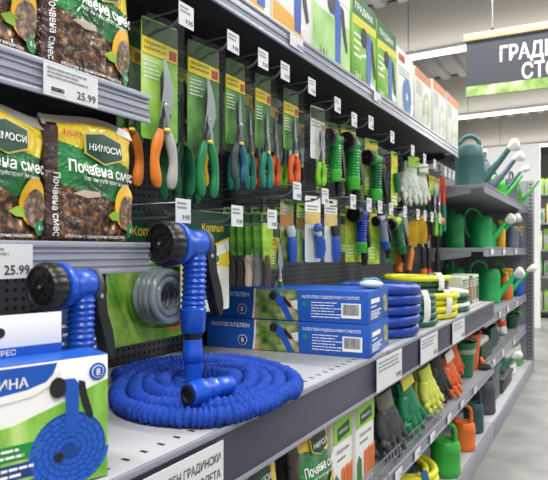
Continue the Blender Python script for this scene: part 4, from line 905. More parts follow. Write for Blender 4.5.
# big green cards
X1 = -0.93
def big_card(name, label, u0, u1, v0, v1, X, m, title, tsize=0.026, cat='carded goods', yellow=False):
    y0, y1 = Y(u0, X), Y(u1, X); um = (u0+u1)/2; zt = Z(um, v0, X); zb = Z(um, v1, X)
    t = thing(name, label, cat, (X, (y0+y1)/2, zt-0.014), R90, 'large green cards'); w_ = y1-y0; h = zt-zb
    cd = hang_card(t, w_, h, m, 0.0, 0.0016)
    poly(cd, 'dark_header', [(-w_/2+0.001, 0.013), (w_/2-0.001, 0.013), (w_/2-0.001, -0.05), (w_*0.15, -0.07), (-w_/2+0.001, -0.06)], -0.0004, mat('header_dark_green', '#0f4a30', 0.45))
    if yellow: poly(cd, 'yellow_swoosh', [(-w_/2+0.001, -0.075), (-w_*0.1, -0.095), (w_*0.2, -0.10), (w_/2-0.001, -0.085), (w_/2-0.001, -0.125), (w_*0.1, -0.12), (-w_*0.2, -0.14), (-w_/2+0.001, -0.18)], -0.0005, yellow_ink)
    poly(cd, 'yellow_line', [(-w_/2+0.001, -0.058), (w_*0.15, -0.068), (w_/2-0.001, -0.048), (w_/2-0.001, -0.053), (w_*0.15, -0.074), (-w_/2+0.001, -0.064)], -0.0006, yellow_ink)
    text(cd, title, tsize, w_*0.13 if yellow else 0.0, -0.036 if yellow else -0.043, -0.0012, yellow_ink, 'C', 0.015)
    return t, cd, w_, h
t, cd, w_, h = big_card('hose_clip_card', 'green carded pack with a coil of clear hose behind the tall nozzle', 106, 182, 212, 342, -0.955, leafcard, 'Коппел', 0.030)
plate = patch(cd, 'caption_plate', 0.0, w_*0.45, -h*0.52, -h*0.30, -0.0004, lime_ink); fine_print(plate, 0.005, w_*0.42, -h*0.50, -h*0.32, -0.0012, white_ink, 4, 2, fill=0.35)
patch(cd, 'orange_mark', w_*0.28, w_*0.46, -h*0.90, -h*0.83, -0.0004, orange_ink)
cc = Vector((w_*0.03, -0.0, -h*0.60)); RA = w_*0.225
clearhose = mat('clear_grey_hose', '#8f9aa2', 0.16, spec=0.7, coat=0.6)
for q in range(4):
    for e in range(2):
        bm = newbm(); rr = RA-0.017*e-0.002*(q % 2); yy = -0.012-0.0165*q
        tube(bm, [(cc.x+rr*math.cos(2*PI*k/48), yy+0.002*math.sin(2*PI*k/48), cc.z+rr*math.sin(2*PI*k/48)) for k in range(48)], 0.0088, 12, closed=True, up=Vector((0, 1, 0))); part('hose_turn', bm, clearhose, t)
bm = newbm(); MZc = Matrix.Translation((cc.x, 0, cc.z)) @ Matrix.Rotation(PI/2, 4, 'X')
lathe(bm, [(RA*1.34, 0.001), (RA*1.3, 0.05), (RA*1.2, 0.078), (RA*0.52, 0.078), (RA*0.48, 0.02), (RA*0.48, 0.004)], 40, MZc); part('clear_blister', bm, clear_hard, t)
bm = newbm(); lathe(bm, [(RA*0.46, 0.002), (RA*0.46, 0.012), (0, 0.014)], 32, MZc); part('centre_disc', bm, mat('disc_grey', '#8d9a90', 0.4), t)
hook('the dark green sprayer card', ly[1], lz(1), 0, 0.046, 0.044)
t, cd, w_, h = big_card('sprayer_card', 'dark green card with yellow script and yellow swoosh right of the tall nozzle', 181, 229, 211, 312, -0.85, palecard, 'Коппел', 0.026, yellow=True)
bdg = poly(cd, 'round_badge', circle_pts(w_*0.22, -h*0.42, 0.012, 20), -0.0008, white_ink); poly(bdg, 'badge_ring', circle_pts(w_*0.22, -h*0.42, 0.009, 20), -0.0015, green_ink)
poly(cd, 'oval_picture', circle_pts(0.0, -h*0.72, 0.026, 24), -0.0008, mat('picture_grey', '#6d7a78', 0.5))
t2 = thing('sprayer_card', 'dark green card hanging directly behind the clear hose card', 'carded goods', (-0.99, Y(140, -0.99), 1.07), R90, 'large green cards')
hang_card(t2, 0.15, 0.25, deepcard, 0.0); patch(t2, 'dark_header', -0.07, 0.07, -0.05, 0.01, -0.0006, mat('header_dark_green', '#0f4a30', 0.45)); text(t2, 'Коппел', 0.03, 0, -0.04, -0.0014, yellow_ink, 'C', 0.012)
# folding saws / knives in green sleeves, standing one behind the other
hook('the green sheathed knives', ly[2], lz(2), 0, 0.046, 0.044)
def sheath_tool(label, u, X, grip, sheath, v0=213, v1=284, w_=0.026):
    y = Y(u, X); zt = Z(u, v0, X); zb = Z(u, v1, X); H_ = zt-zb
    t = thing('sheathed_knife', label, 'garden knife', (X, y, zt-0.014), R90-0.45, 'sheathed garden knives')
    bm = newbm(); prism(bm, [(-w_/2, 0.013), (w_/2, 0.013), (w_/2, -H_*0.3), (w_*0.1, -H_*0.62), (-w_*0.35, -H_*0.62), (-w_/2, -H_*0.3)], -0.004, 0.004); sh = part('sheath', bm, sheath, t, None)
    patch(sh, 'dark_header', -w_/2+0.0005, w_/2-0.0005, -0.012, 0.010, -0.0042, dkgreen_ink); poly(sh, 'hang_slot', circle_pts(0, 0.006, 0.003, 10), -0.005, black_ink)
    bm = newbm(); tube(bm, [(-0.003, 0, -H_*0.52), (-0.002, 0, -H_*0.60), (0.001, 0, -H_*0.75), (0.0, 0, -H_*0.9), (-0.001, 0, -H_+0.008)], [0.008, 0.0105, 0.0115, 0.012, 0.009], 12, flat=0.8, up=Vector((0, 1, 0))); part('handle', bm, grip, t)
    return t
sg1 = printed('sheath_green', [(0.3, '#2f6a1c'), (0.7, '#5f9a2c')], 30, 2); sg2 = printed('sheath_lime', [(0.3, '#7fb02c'), (0.7, '#b4d45a')], 30, 2)
for k, (u, X, g_, s_, lab) in enumerate(((234, -0.84, blkg, sg1, 'first knife in green sheath with black handle, next to the sprayer card'), (241, -0.82, blkg, sg1, 'second knife in green sheath with black handle, from the sprayer card'), (249, -0.80, beig, sg1, 'knife in green sheath with beige handle'), (257, -0.78, gryg, sg1, 'knife in green sheath with grey handle beside the beige one'), (267, -0.76, brng, sg2, 'knife in light lime sheath with brown handle'))):
    sheath_tool(lab, u, X, g_, s_, w_=0.024 if k < 4 else 0.032)
t = pruner_pack('small pruners with brown and green handles behind the lime sheathed knife', Y(276, -0.80), -0.80, lz(2), 0.04, 0.13, brng, grn, brightcard, s=0.8, grip_end=-0.225, zp=-0.11, group='sheathed garden knives')
for k, u in enumerate((229, 243, 256, 268, 279)):
    X = -0.93; y = Y(u, X); zt = Z(u, 207, X)
    t = plain_pack('yellow and green card, %s in the row behind the sheathed knives' % ('first', 'second', 'third', 'fourth', 'fifth')[k], y, X, zt-0.014, 0.045, 0.16, brightcard, dkgreen_ink, [('tube', blkg, ([(0, -0.008, -0.06), (0, -0.01, -0.1), (0, -0.008, -0.14)], [0.008, 0.011, 0.008], 'fitting_body'))])
# blue connector packs
hook('the orange topped card with blue fitting', ly[3], lz(3), 0, 0.046, 0.044)
def conn_pack(label, u, X, v0, v1, w_, card, band, kind, img=None):
    y = Y(u, X); zt = Z(u, v0, X); h = zt-Z(u, v1, X)
    t = thing('connector_pack', label, 'hose connector', (X, y, zt-0.014), R90-0.2, 'carded blue hose connectors')
    cd = hang_card(t, w_, h, card, 0.004)
    patch(cd, 'title_band', -w_/2+0.001, w_/2-0.001, -h*0.36, -h*0.17, 0.0036, band); fine_print(cd, -w_*0.4, w_*0.4, -h*0.16, -h*0.06, 0.0036, grey_ink, 2, int(u), fill=0.4)
    if kind == 'round':
        bm = newbm(); ball(bm, (0.004, -0.012, -h*0.42), 0.016, 16, (1, 0.8, 1)); part('round_fitting', bm, blue_plastic, t)
        bm = newbm(); tube(bm, [(0.006, -0.010, -h*0.50), (0.014, -0.014, -h*0.62), (0.016, -0.014, -h*0.75), (0.014, -0.012, -h*0.88)], [0.012, 0.0165, 0.0165, 0.013], 16, up=Vector((0, 1, 0))); part('connector_body', bm, blue_plastic, t)
        bm = newbm(); tube(bm, [(0.004, -0.011, -h*0.47), (0.010, -0.013, -h*0.57)], [0.011, 0.013], 14, up=Vector((0, 1, 0))); part('collar', bm, mat('connector_white', '#c9d2da', 0.4), t)
    else:
        m_ = blue_plastic
        bm = newbm(); tube(bm, [(0.003, -0.010, -h*0.52), (0.004, -0.013, -h*0.58), (0.006, -0.013, -h*0.8), (0.006, -0.012, -h*0.93)], [0.010, 0.0145, 0.0145, 0.011], 16, up=Vector((0, 1, 0))); part('connector_body', bm, m_, t)
        bm = newbm(); tube(bm, [(-0.002, -0.010, -h*0.36), (0.0, -0.012, -h*0.44), (0.003, -0.012, -h*0.52)], [0.012, 0.0145, 0.012], 14, up=Vector((0, 1, 0))); part('collar', bm, black_plastic if kind == 'black' else mat('connector_white', '#c9d2da', 0.4), t)
    bm = newbm(); box(bm, -w_*0.45, w_*0.45, -0.031, -0.0305, -h*0.93, -h*0.32); part('clear_blister', bm, clear_film, t, None)
    return t
wood_h = mat('header_tan', '#a8763c', 0.5); gold_h = mat('header_pale_gold', '#dcc07a', 0.5)
conn_pack('orange topped card with a long blue fitting, next to the lime sheathed knife', 288, -0.80, 199, 262, 0.060, foliage, wood_h, 'white')
conn_pack('tan card with white and blue fitting between the orange topped and the white cards', 303, -0.80, 203, 262, 0.05, leafcard, wood_h, 'white')
hook('the white card with round blue fitting', ly[4], lz(4), 0, 0.046, 0.044)
conn_pack('white card with a round blue fitting, front one of the connectors', 314, -0.765, 196, 262, 0.076, palecard, gold_h, 'round')
hook('the white card with black and blue fitting', ly[5], lz(5), 0, 0.046, 0.044)
conn_pack('white card with a black and blue fitting, beside the blue nozzle card', 332, -0.765, 199, 262, 0.070, palecard, gold_h, 'black')
# blue nozzle cards
hook('the card with the blue nozzle', ly[6], lz(6), 0, 0.046, 0.044)
def nozzle_uv(label, u, X, v0, v1, w_, card, body, collar, s, **k):
    y = Y(u, X); zt = Z(u, v0, X); h = zt-Z(u, v1, X); return nozzle_pack(label, y, X, zt-0.014, w_, h, card, body, collar, s, **k)
nozzle_uv('carded blue spray nozzle with black head on a bright green card in the lower row', 356, -0.79, 206, 262, 0.105, brightcard, mat('royal_blue_plastic', '#1838a8', 0.36), gcol, 0.86, dz=-0.02, dx=0.010, yaw=8, hs=0.85)
hook('the card with the grey-blue nozzle', ly[7], lz(7), 0, 0.046, 0.044)
nozzle_uv('carded grey-blue spray nozzle on a bright green card beside the blue nozzle', 376, -0.79, 208, 264, 0.085, brightcard, mat('grey_blue_plastic', '#7a8ca8', 0.4), blueg, 0.78, dz=-0.03, dx=0.012, yaw=5, tilt=-0.25, hs=0.62)
hook('the lime headed green nozzle', ly[8], lz(8), 0, 0.046, 0.044)
nozzle_uv('carded green spray nozzle with lime green barrel in the lower row', 392, -0.79, 210, 264, 0.08, deepcard, mat('lime_plastic', '#8fc42c', 0.4), gnoz2, 0.90, dz=-0.035, dx=0.010, yaw=5, tilt=-0.3, grip_m=gnoz2, hs=0.70)
# hand tools
def hand_tool(label, u, X, v0, v1, head, grip, kind='trowel', band=None, w_=0.06, tilt=0.0):
    y = Y(u, X); zt = Z(u, v0, X); H_ = zt-Z(u, v1, X)
    t = thing('hand_tool', label, 'hand tool', (X, y, zt-0.008), R90-0.45, 'hand tools on the lower hooks'); t.rotation_euler = (0, tilt, R90-0.45)
    bm = newbm()
    if kind == 'trowel':
        n = 8; pts = []
        V = []
        for i in range(n+1):
            f = i/n; wd = w_/2*(math.sin(PI*(0.12+0.62*f)))**0.8; zz = -H_*0.05-H_*0.42*f
            V.append([bm.verts.new((wd*q, -0.012*(1-q*q)+0.004, zz)) for q in (-1, -0.6, 0, 0.6, 1)])
        for A_, B_ in zip(V[:-1], V[1:]):
            for i in range(4): bm.faces.new((A_[i], A_[i+1], B_[i+1], B_[i]))
        bmesh.ops.solidify(bm, geom=bm.faces[:], thickness=0.0025)
    elif kind == 'fork':
        for q in (-1, -0.33, 0.33, 1): tube(bm, [(q*w_*0.45, -0.006, 0.0), (q*w_*0.45, 0, -H_*0.22), (q*w_*0.28, 0, -H_*0.33), (0, 0, -H_*0.44)], 0.0035, 6)
    else:
        tube(bm, [(-w_*0.4, 0, -H_*0.08), (w_*0.4, 0, -H_*0.08)], [0.022, 0.024], 16, up=Vector((0, 1, 0)))
    part({'trowel': 'blade', 'fork': 'tines', 'mallet': 'mallet_head'}[kind], bm, head, t)
    bm = newbm(); tube(bm, [(0, 0, -H_*0.08 if kind == 'mallet' else -H_*0.42), (0, -0.004, -H_*0.56)], [0.006, 0.007], 8); part('neck', bm, steel if kind != 'mallet' else grip, t)
    bm = newbm(); tube(bm, [(0, -0.004, -H_*0.52), (0, -0.004, -H_*0.58), (0, -0.004, -H_*0.78), (0, -0.004, -H_*0.99)], [0.010, 0.0145, 0.0125, 0.014], 12); hd = part('handle', bm, grip, t)
    if band:
        bm = newbm(); tube(bm, [(0, -0.004, -H_*0.84), (0, -0.004, -H_*1.0)], [0.0145, 0.0155], 12); part('handle_end', bm, band, hd)
    return t
tools = [(404, 207, 282, mat('white_enamel', '#cfd3d0', 0.4), org, 'trowel', blkg, 'white bladed trowel with orange handle beside the green nozzle'),
         (396, 214, 280, blkg, org, 'trowel', None, 'black bladed trowel with orange handle behind the white bladed one'),
         (416, 214, 280, yelg, org, 'trowel', blkg, 'yellow bladed trowel with orange handle'),
         (421, 210, 278, yelg, blkg, 'trowel', org, 'yellow bladed trowel with black handle'),
         (428, 212, 278, mat('red_enamel', '#8f2c22', 0.4), blkg, 'fork', redg, 'dark red hand fork with black handle'),
         (437, 214, 282, org, blkg, 'mallet', beig, 'orange headed mallet with black handle at the far end of the lower hooks'),
         (431, 206, 272, dk_blade, brng, 'fork', None, 'dark hand fork with brown handle behind the orange mallet')]
for i, (u, v0, v1, hm, gm, kd, bnd, lab) in enumerate(tools):
    hand_tool(lab, u, -0.775-(0.05 if i in (1, 6) else 0), v0, v1, hm, gm, kd, bnd, w_=0.095, tilt=(0.12, 0, 0.2, -0.05, 0, 0, 0.1)[i])
peg('the orange headed mallet', Y(437, -0.775), Z(437, 214, -0.775)-0.016, -0.775)
for i, wh in ((9, 'the white bladed trowel'), (10, 'the yellow trowel with orange handle'), (11, 'the yellow trowel with black handle'), (12, 'the dark red hand fork'), (13, 'the orange headed mallet')):
    hook(wh, ly[i], lz(i), 0, 0.046, 0.044)
plain_pack('bright yellow-green card hanging behind the white connector cards', Y(345, -0.86), -0.86, lz(4), 0.07, 0.16, brightcard, dkgreen_ink)
for k, (u, lab) in enumerate(((322, 'behind the lime shears'), (345, 'behind the first green nozzle'), (364, 'behind the second green nozzle'), (384, 'behind the third green nozzle'), (396, 'behind the white cotton gloves'), (270, 'behind the teal snips'), (250, 'behind the slate snips'))):
    plain_pack('dark green carded pack on the upper hooks %s' % lab, Y(u, -0.90), -0.90, HZ-0.02, 0.08, 0.22, deepcard if k % 2 else leafcard, yellow_ink, [('tube', blkg, ([(0, -0.008, -0.09), (0, -0.01, -0.14), (0, -0.008, -0.2)], [0.008, 0.011, 0.008], 'fitting_body'))])
# pegs and small goods under the soil bags
plain_pack('narrow green carded pack hanging below the eye level soil bag shelf', Y(98, -0.96), -0.96, Z(98, 275, -0.96), 0.03, 0.15, deepcard, dkgreen_ink)
pb = thing('hose_pack', 'blue boxed pack half hidden behind the left nozzle', 'box', (-0.93, Y(58, -0.93)+0.05, MZ+0.001), R90)
bm = newbm(); box(bm, -0.07, 0.07, 0, 0.06, 0, 0.155, 0.001); part('carton', bm, mat('petrol_carton', '#1a5a9a', 0.4), pb)
fine_print(pb, -0.06, 0.06, 0.06, 0.13, -0.0003, white_ink, 4, 9, fill=0.35); patch(pb, 'plant_picture', -0.069, 0.069, 0.001, 0.045, -0.0002, foliage)

# ================================================================== BOXES ON THE TOP SHELF
def shelf_box(label, u0, u1, vtop, X, m, style, depth=0.16, top=None, z=TZ):
    y0, y1 = Y(u0, X), Y(u1, X); zt = Z((u0+u1)/2, vtop, X); h = zt-z-0.001; w_ = y1-y0-0.004
    t = thing('nozzle_box', label, 'box', (X, (y0+y1)/2, z+0.001), R90, 'boxes on the top shelf')
    bm = newbm(); box(bm, -w_/2, w_/2, 0, depth, 0, h, 0.0015); part('carton', bm, m, t)
    if style == 'pale':
        poly(t, 'yellow_corner', [(-w_/2+0.002, 0.001), (w_*0.42, 0.001), (w_*0.30, h*0.10), (w_*0.0, h*0.26), (-w_/2+0.002, h*0.30)], -0.0004, mat('gold_ink', '#e0a52c', 0.45))
        nozzle_print(t, w_*0.12, h*0.45, h*0.62, -0.0010)
        fine_print(t, -w_*0.45, w_*0.2, h*0.72, h*0.93, -0.0004, green_ink, 3, 4, fill=0.5)
    elif style == 'palegreen':
        patch(t, 'green_fade', -w_/2+0.001, w_/2-0.001, 0.001, h*0.55, -0.0003, printed('mint_print', [(0.3, '#7fbf5a'), (0.6, '#b9dc96'), (0.8, '#e3f0d6')], 9, 3))
        nozzle_print(t, w_*0.14, h*0.44, h*0.66, -0.0010); text(t, '3 в 1', h*0.09, -w_*0.24, h*0.10, -0.0010, dkgreen_ink, 'C', 0.02)
        patch(t, 'white_head', -w_/2+0.001, w_/2-0.001, h*0.78, h-0.001, -0.0006, card_white)
        fine_print(t, -w_*0.4, w_*0.3, h*0.82, h*0.95, -0.0014, green_ink, 2, 6, fill=0.5)
    elif style == 'green':
        hd_ = poly(t, 'dark_header', [(-w_/2+0.001, h-0.001), (w_/2-0.001, h-0.001), (w_/2-0.001, h*0.80), (-w_/2+0.001, h*0.76)], -0.0004, mat('box_header_green', '#1c6a34', 0.45))
        text(hd_, 'ГРАДИНА', h*0.10, -w_*0.02, h*0.84, -0.0012, white_ink, 'C', 0.02, width=w_*0.75)
        poly(t, 'yellow_band', [(-w_/2+0.001, h*0.76), (w_/2-0.001, h*0.80), (w_/2-0.001, h*0.70), (-w_/2+0.001, h*0.66)], -0.0005, mat('band_yellow', '#d6d43c', 0.45))
        nozzle_print(t, w_*0.16, h*0.36, h*0.60, -0.0010); fine_print(t, -w_*0.44, -w_*0.12, h*0.3, h*0.6, -0.0004, white_ink, 4, 7, fill=0.35)
        text(t, '3 в 1', h*0.08, -w_*0.28, h*0.10, -0.0010, white_ink, 'C', 0.02)
    elif style == 'whitecoil':
        coil_print(t, w_*0.10, h*0.36, w_*0.30, -0.0008, 5, 1.2, mat('picture_steel_blue', '#4a7ab8', 0.4), mat('picture_slate_blue', '#2c548c', 0.4))
        patch(t, 'red_mark', -w_*0.42, -w_*0.05, h*0.82, h*0.92, -0.0004, red_ink); fine_print(t, -w_*0.42, w_*0.3, h*0.6, h*0.75, -0.0004, grey_ink, 3, 8, fill=0.3)
    elif style == 'grey':
        patch(t, 'orange_head', -w_/2+0.001, w_/2-0.001, h*0.84, h-0.001, -0.0004, mat('terracotta_ink', '#cf9068', 0.5))
        poly(t, 'plant_picture', [(-w_*0.1, h*0.02), (w_*0.44, h*0.02), (w_*0.46, h*0.55), (w_*0.2, h*0.72), (-w_*0.05, h*0.5)], -0.0004, printed('sage_print', [(0.3, '#5f7a4a'), (0.55, '#a9b89a'), (0.75, '#e6e8de')], 18, 5))
        fine_print(t, -w_*0.44, -w_*0.05, h*0.55, h*0.8, -0.0005, grey_ink, 5, 9, fill=0.3)
    return t
TX = -0.715
whitegreen = mat('white_carton', '#e9ebe4', 0.45, coat=0.2); greencarton = printed('green_carton', [(0.3, '#5aa02c'), (0.55, '#86c03c'), (0.75, '#b9dc7a')], 7, 3, coat=0.2); greycarton = mat('pale_grey_carton', '#dcdcd6', 0.5)
tb = [(214, 241, -110, whitegreen, 'pale', 'pale box at the near end of the top shelf cut by the picture top'), (242, 271, -95, whitegreen, 'pale', 'pale box with yellow corner, second on the top shelf'), (272, 311, -60, whitegreen, 'pale', 'white box with blue nozzle picture and golden corner on the top shelf'), (312, 350, -28, whitegreen, 'palegreen', 'white and mint box with blue nozzle picture on the top shelf'), (352, 376, 2, greencarton, 'green', 'bright green box with dark header, first of two on the top shelf'), (377, 396, 28, greencarton, 'green', 'bright green box with dark header, next to the white box with blue coil'), (397, 413, 53, whitegreen, 'whitecoil', 'white box with a blue coil picture on the top shelf'), (415, 431, 73, greycarton, 'grey', 'pale grey box with orange head, first of the far three'), (433, 446, 85, greycarton, 'grey', 'pale grey box with orange head, middle of the far three'), (447, 458, 97, greycarton, 'grey', 'pale grey box with orange head, last on the top shelf')]
for u0, u1, vt, m_, st, lab in tb: shelf_box(lab, u0, u1, vt, TX, m_, st)
for u, lab in ((296, 'paper price strip on the silver top rail under the golden cornered box'), (377, 'paper price strip on the silver top rail under the green boxes')):
    price_tag(lab, Y(u, -0.68), TZ-0.019, -0.6788, 0.07, 0.032, [], '29.90', 0.014)

# ================================================================== LOWER SHELF: packets, gloves, buckets
def packet(label, y, x, z, w_, h, d=0.035):
    t = thing('seed_packet', label, 'packet', (x, y, z), R90, 'carrot packets')
    bm = newbm(); box(bm, -w_/2, w_/2, 0, d, 0, h, 0.003); part('carton', bm, card_white, t)
    patch(t, 'green_head', -w_/2+0.001, w_/2-0.001, h*0.72, h-0.002, -0.0004, lime_ink)
    e_ = poly(t, 'emblem', [(a*w_, h*b_) for a, b_ in ((-0.3, 0.88), (0.3, 0.92), (0.34, 0.78), (-0.28, 0.75))], -0.0012, dkgreen_ink); text(e_, 'НИМОСИ', h*0.055, 0.0, h*0.815, -0.0020, white_ink, 'C', 0.01, width=w_*0.48)
    text(t, 'Моркови', h*0.07, 0, h*0.60, -0.0008, grey_ink, 'C', 0.01, width=w_*0.62)
    for k in range(4):
        a = -0.02+k*0.15; poly(t, 'carrot_picture', [((a-0.07)*w_, h*(0.40-0.02*(k % 2))), ((a+0.07)*w_, h*(0.42+0.02*(k % 2))), ((a+0.05)*w_, h*0.12), ((a+0.0)*w_, h*0.04), ((a-0.05)*w_, h*0.14)], -0.0006-0.0003*k, mat('carrot_print', '#dd6f2c', 0.4))
    poly(t, 'leaf_picture', [(-0.46*w_, h*0.30), (-0.36*w_, h*0.40), (-0.22*w_, h*0.33), (-0.2*w_, h*0.06), (-0.44*w_, h*0.04)], -0.0005, mat('herb_print', '#3f7a34', 0.5))
    fine_print(t, -w_*0.3, w_*0.3, h*0.50, h*0.56, -0.0005, grey_ink, 1, 2)
    return t
xl = -0.535
for (u0, u1, lab) in ((333, 352, 'carrot packet nearer the soil bag on the lower shelf'), (356, 374, 'carrot packet nearer the dark grey gloves on the lower shelf')):
    y0, y1 = Y(u0, xl), Y(u1, xl); packet(lab, (y0+y1)/2, xl, LZ+0.001, y1-y0, 0.215)
def gl(label, u, v, x, m, cuff, s, tilt, roll, seed, tab=None, curl=0.25):
    gloves(label, (x, Y(u, x), Z(u, v, x)), m, cuff, R90-0.25, s, tilt, roll, 2, seed, curl, tab)
gl('dark grey work gloves drooping over the lower shelf fence beside the carrot packet', 383, 396, -0.545, kglove, mat('cuff_grey', '#6e6b62', 0.8), 1.12, -0.08, -0.28, 11)
gl('green rubber gloves with yellow label on the lower shelf', 403, 383, -0.55, gglove, gglove, 1.12, -0.08, -0.35, 21, mat('tab_yellow', '#d9d04a', 0.5))
gl('pale yellow knitted gloves with green fingertips beside the green gloves', 424, 370, -0.55, yglove, yglove, 1.08, -0.08, -0.35, 31)
gl('black work gloves between the yellow and the orange gloves', 434, 357, -0.56, bglove, bglove, 1.15, -0.05, -0.3, 41)
gl('orange rubber gloves drooping on the lower shelf', 446, 358, -0.55, oglove, oglove, 1.05, -0.08, -0.35, 51, mat('tab_white', '#d8d8d0', 0.5))
gl('second pair of orange rubber gloves just beyond the first', 452, 344, -0.60, oglove, oglove, 1.0, -0.05, -0.25, 61)
def fence(label, y0, y1, x, z, h, step=0.026):
    t = thing('wire_fence', label, 'wire fence', (x, 0, z), 0, 'wire shelf fences')
    for zz in (h, h*0.5, 0.004):
        bm = newbm(); tube(bm, [(0, y0, zz), (0, y1, zz)], 0.0019, 6); part('rail', bm, chrome, t)
    n = int((y1-y0)/step)
    for k in range(n+1):
        y = y0+(y1-y0)*k/n; bm = newbm(); tube(bm, [(0.0015, y, 0), (0.0015, y, h+0.003)], 0.0013, 5); part('upright_wire', bm, chrome, t)
    return t
fence('chrome wire fence along the lower shelf in front of the gloves', 1.12, 2.05, -0.504, LZ+0.002, 0.05)
fence('chrome wire fence along the low far shelf in front of the dark trays', 3.25, 4.6, -0.554, 0.39, 0.05, 0.05)

def bucket(label, x, y, z, r, h, m, rim=None, name='plant_bucket', cat='bucket', handle=True):
    t = thing(name, label, cat, (x, y, z), 0.4, 'buckets and pots')
    bm = newbm(); lathe(bm, [(r*0.76, 0), (r*0.97, h*0.94), (r*1.06, h*0.95), (r*1.06, h), (r*0.95, h), (r*0.72, 0.01), (0, 0.01)], 28); part('body', bm, m, t)
    if rim:
        bm = newbm(); lathe(bm, [(r*0.93, h*0.68), (r*0.97, h*0.69), (r*0.985, h*0.80), (r*0.945, h*0.81)], 28); part('label_band', bm, rim, t)
    if handle:
        bm = newbm(); tube(bm, [(r*1.05*math.cos(a), 0.0, h+r*0.45*math.sin(a)) for a in [PI*k/14 for k in range(15)]], 0.005, 8); part('handle', bm, m, t)
    return t
def can(label, x, y, z, r, h, m, rz=0.0, rose=None, group='watering cans', spout=True, loop=1.0, s_len=1.0, oval=1.0, side_handle=False):
    """watering can, spout along +x"""
    t = thing('watering_can', label, 'watering can', (x, y, z), rz, group)
    bm = newbm(); lathe(bm, [(r*0.92, 0), (r, 0.008), (r*1.0, h*0.20), (r*0.985, h*0.22), (r*0.97, h*0.72), (r*0.99, h*0.74), (r*0.97, h*0.80), (r*0.90, h*0.94), (r*0.80, h), (r*0.55, h*1.0), (r*0.52, h*0.96), (0, h*0.955)], 32, Matrix.Diagonal((1, oval, 1, 1))); part('body', bm, m, t)
    bm = newbm()
    if side_handle: pts = [(-r*0.15+0.0, 0, h*0.98), (-r*0.3, 0, h*1.16), (-r*0.9, 0, h*1.24*loop), (-r*1.4, 0, h*1.05), (-r*1.42, 0, h*0.72), (-r*1.2, 0, h*0.45), (-r*0.97, 0, h*0.34)]
    else: pts = [(r*0.62, 0, h*0.98), (r*0.58, 0, h*1.16*loop), (r*0.25, 0, h*1.27*loop), (-r*0.25, 0, h*1.27*loop), (-r*0.6, 0, h*1.16*loop), (-r*0.72, 0, h*0.95)]
    cp_ = [Vector(p_) for p_ in pts]; sm = []
    for i in range(len(cp_)-1):
        p0, p1, p2, p3 = cp_[max(i-1, 0)], cp_[i], cp_[i+1], cp_[min(i+2, len(cp_)-1)]
        for k in range(5):
            q = k/5; sm.append(0.5*((2*p1)+(-p0+p2)*q+(2*p0-5*p1+4*p2-p3)*q*q+(-p0+3*p1-3*p2+p3)*q**3))
    sm.append(cp_[-1]); tube(bm, sm, r*0.155, 10); part('handle', bm, m, t)
    if spout:
        bm = newbm(); L = s_len; tube(bm, [(r*0.75, 0, h*0.22), (r*1.15, 0, h*0.36), (r*1.15+0.09*L, 0, h*0.36+0.11*L), (r*1.15+0.17*L, 0, h*0.36+0.22*L)], [r*0.36, r*0.29, r*0.22, r*0.18], 12); sp_ = part('spout', bm, m, t)
        e = Vector((r*1.15+0.17*L, 0, h*0.36+0.22*L)); d = Vector((0.9, 0, 0.45)).normalized()
        if rose:
            bm = newbm(); lathe(bm, [(r*0.18, -0.01), (r*0.26, 0.005), (r*0.46, 0.03), (r*0.48, 0.045), (r*0.34, 0.060), (0, 0.064)], 18, Matrix.Translation(e) @ Vector((0, 0, 1)).rotation_difference(d).to_matrix().to_4x4()); part('rose', bm, rose, t)
    return t
teal = mat('teal_can', '#33615e', 0.45); greyc = mat('slate_can', '#5d6474', 0.45); greenc = mat('green_can', '#1ca855', 0.38, coat=0.2); orangec = mat('orange_can', '#e06f24', 0.4, coat=0.2); darkc = mat('dark_grey_can', '#45484b', 0.5); petrol = mat('petrol_can', '#2a5058', 0.45); rosew = mat('white_rose', '#e4e4de', 0.5); limec = mat('grass_green_can', '#3fae3c', 0.4)
# top of the can shelves
def bottle(label, X, u, z, r, h, m, cap, name='sprayer_bottle'):
    t = thing(name, label, 'sprayer', (X, u, z+0.001), 0, 'pump sprayers')
    bm = newbm(); lathe(bm, [(r*0.9, 0), (r, 0.006), (r, h*0.55), (r*0.8, h*0.68), (r*0.35, h*0.78), (r*0.32, h*0.84), (0, h*0.84)], 22); part('body', bm, m, t)
    bm = newbm(); lathe(bm, [(r*0.42, h*0.80), (r*0.45, h*0.88), (r*0.3, h*0.92), (0, h*0.92)], 18); tube(bm, [(-r*0.5, 0, h*0.94), (r*0.3, 0, h*0.97), (r*1.1, 0, h*0.95)], [r*0.3, r*0.32, r*0.2], 10); tube(bm, [(r*0.5, 0, h*0.93), (r*0.75, 0, h*0.84), (r*0.65, 0, h*0.76)], r*0.11, 8); part('spray_head', bm, cap, t)
    return t
yel2 = mat('yellow_plastic', '#e0b020', 0.4)
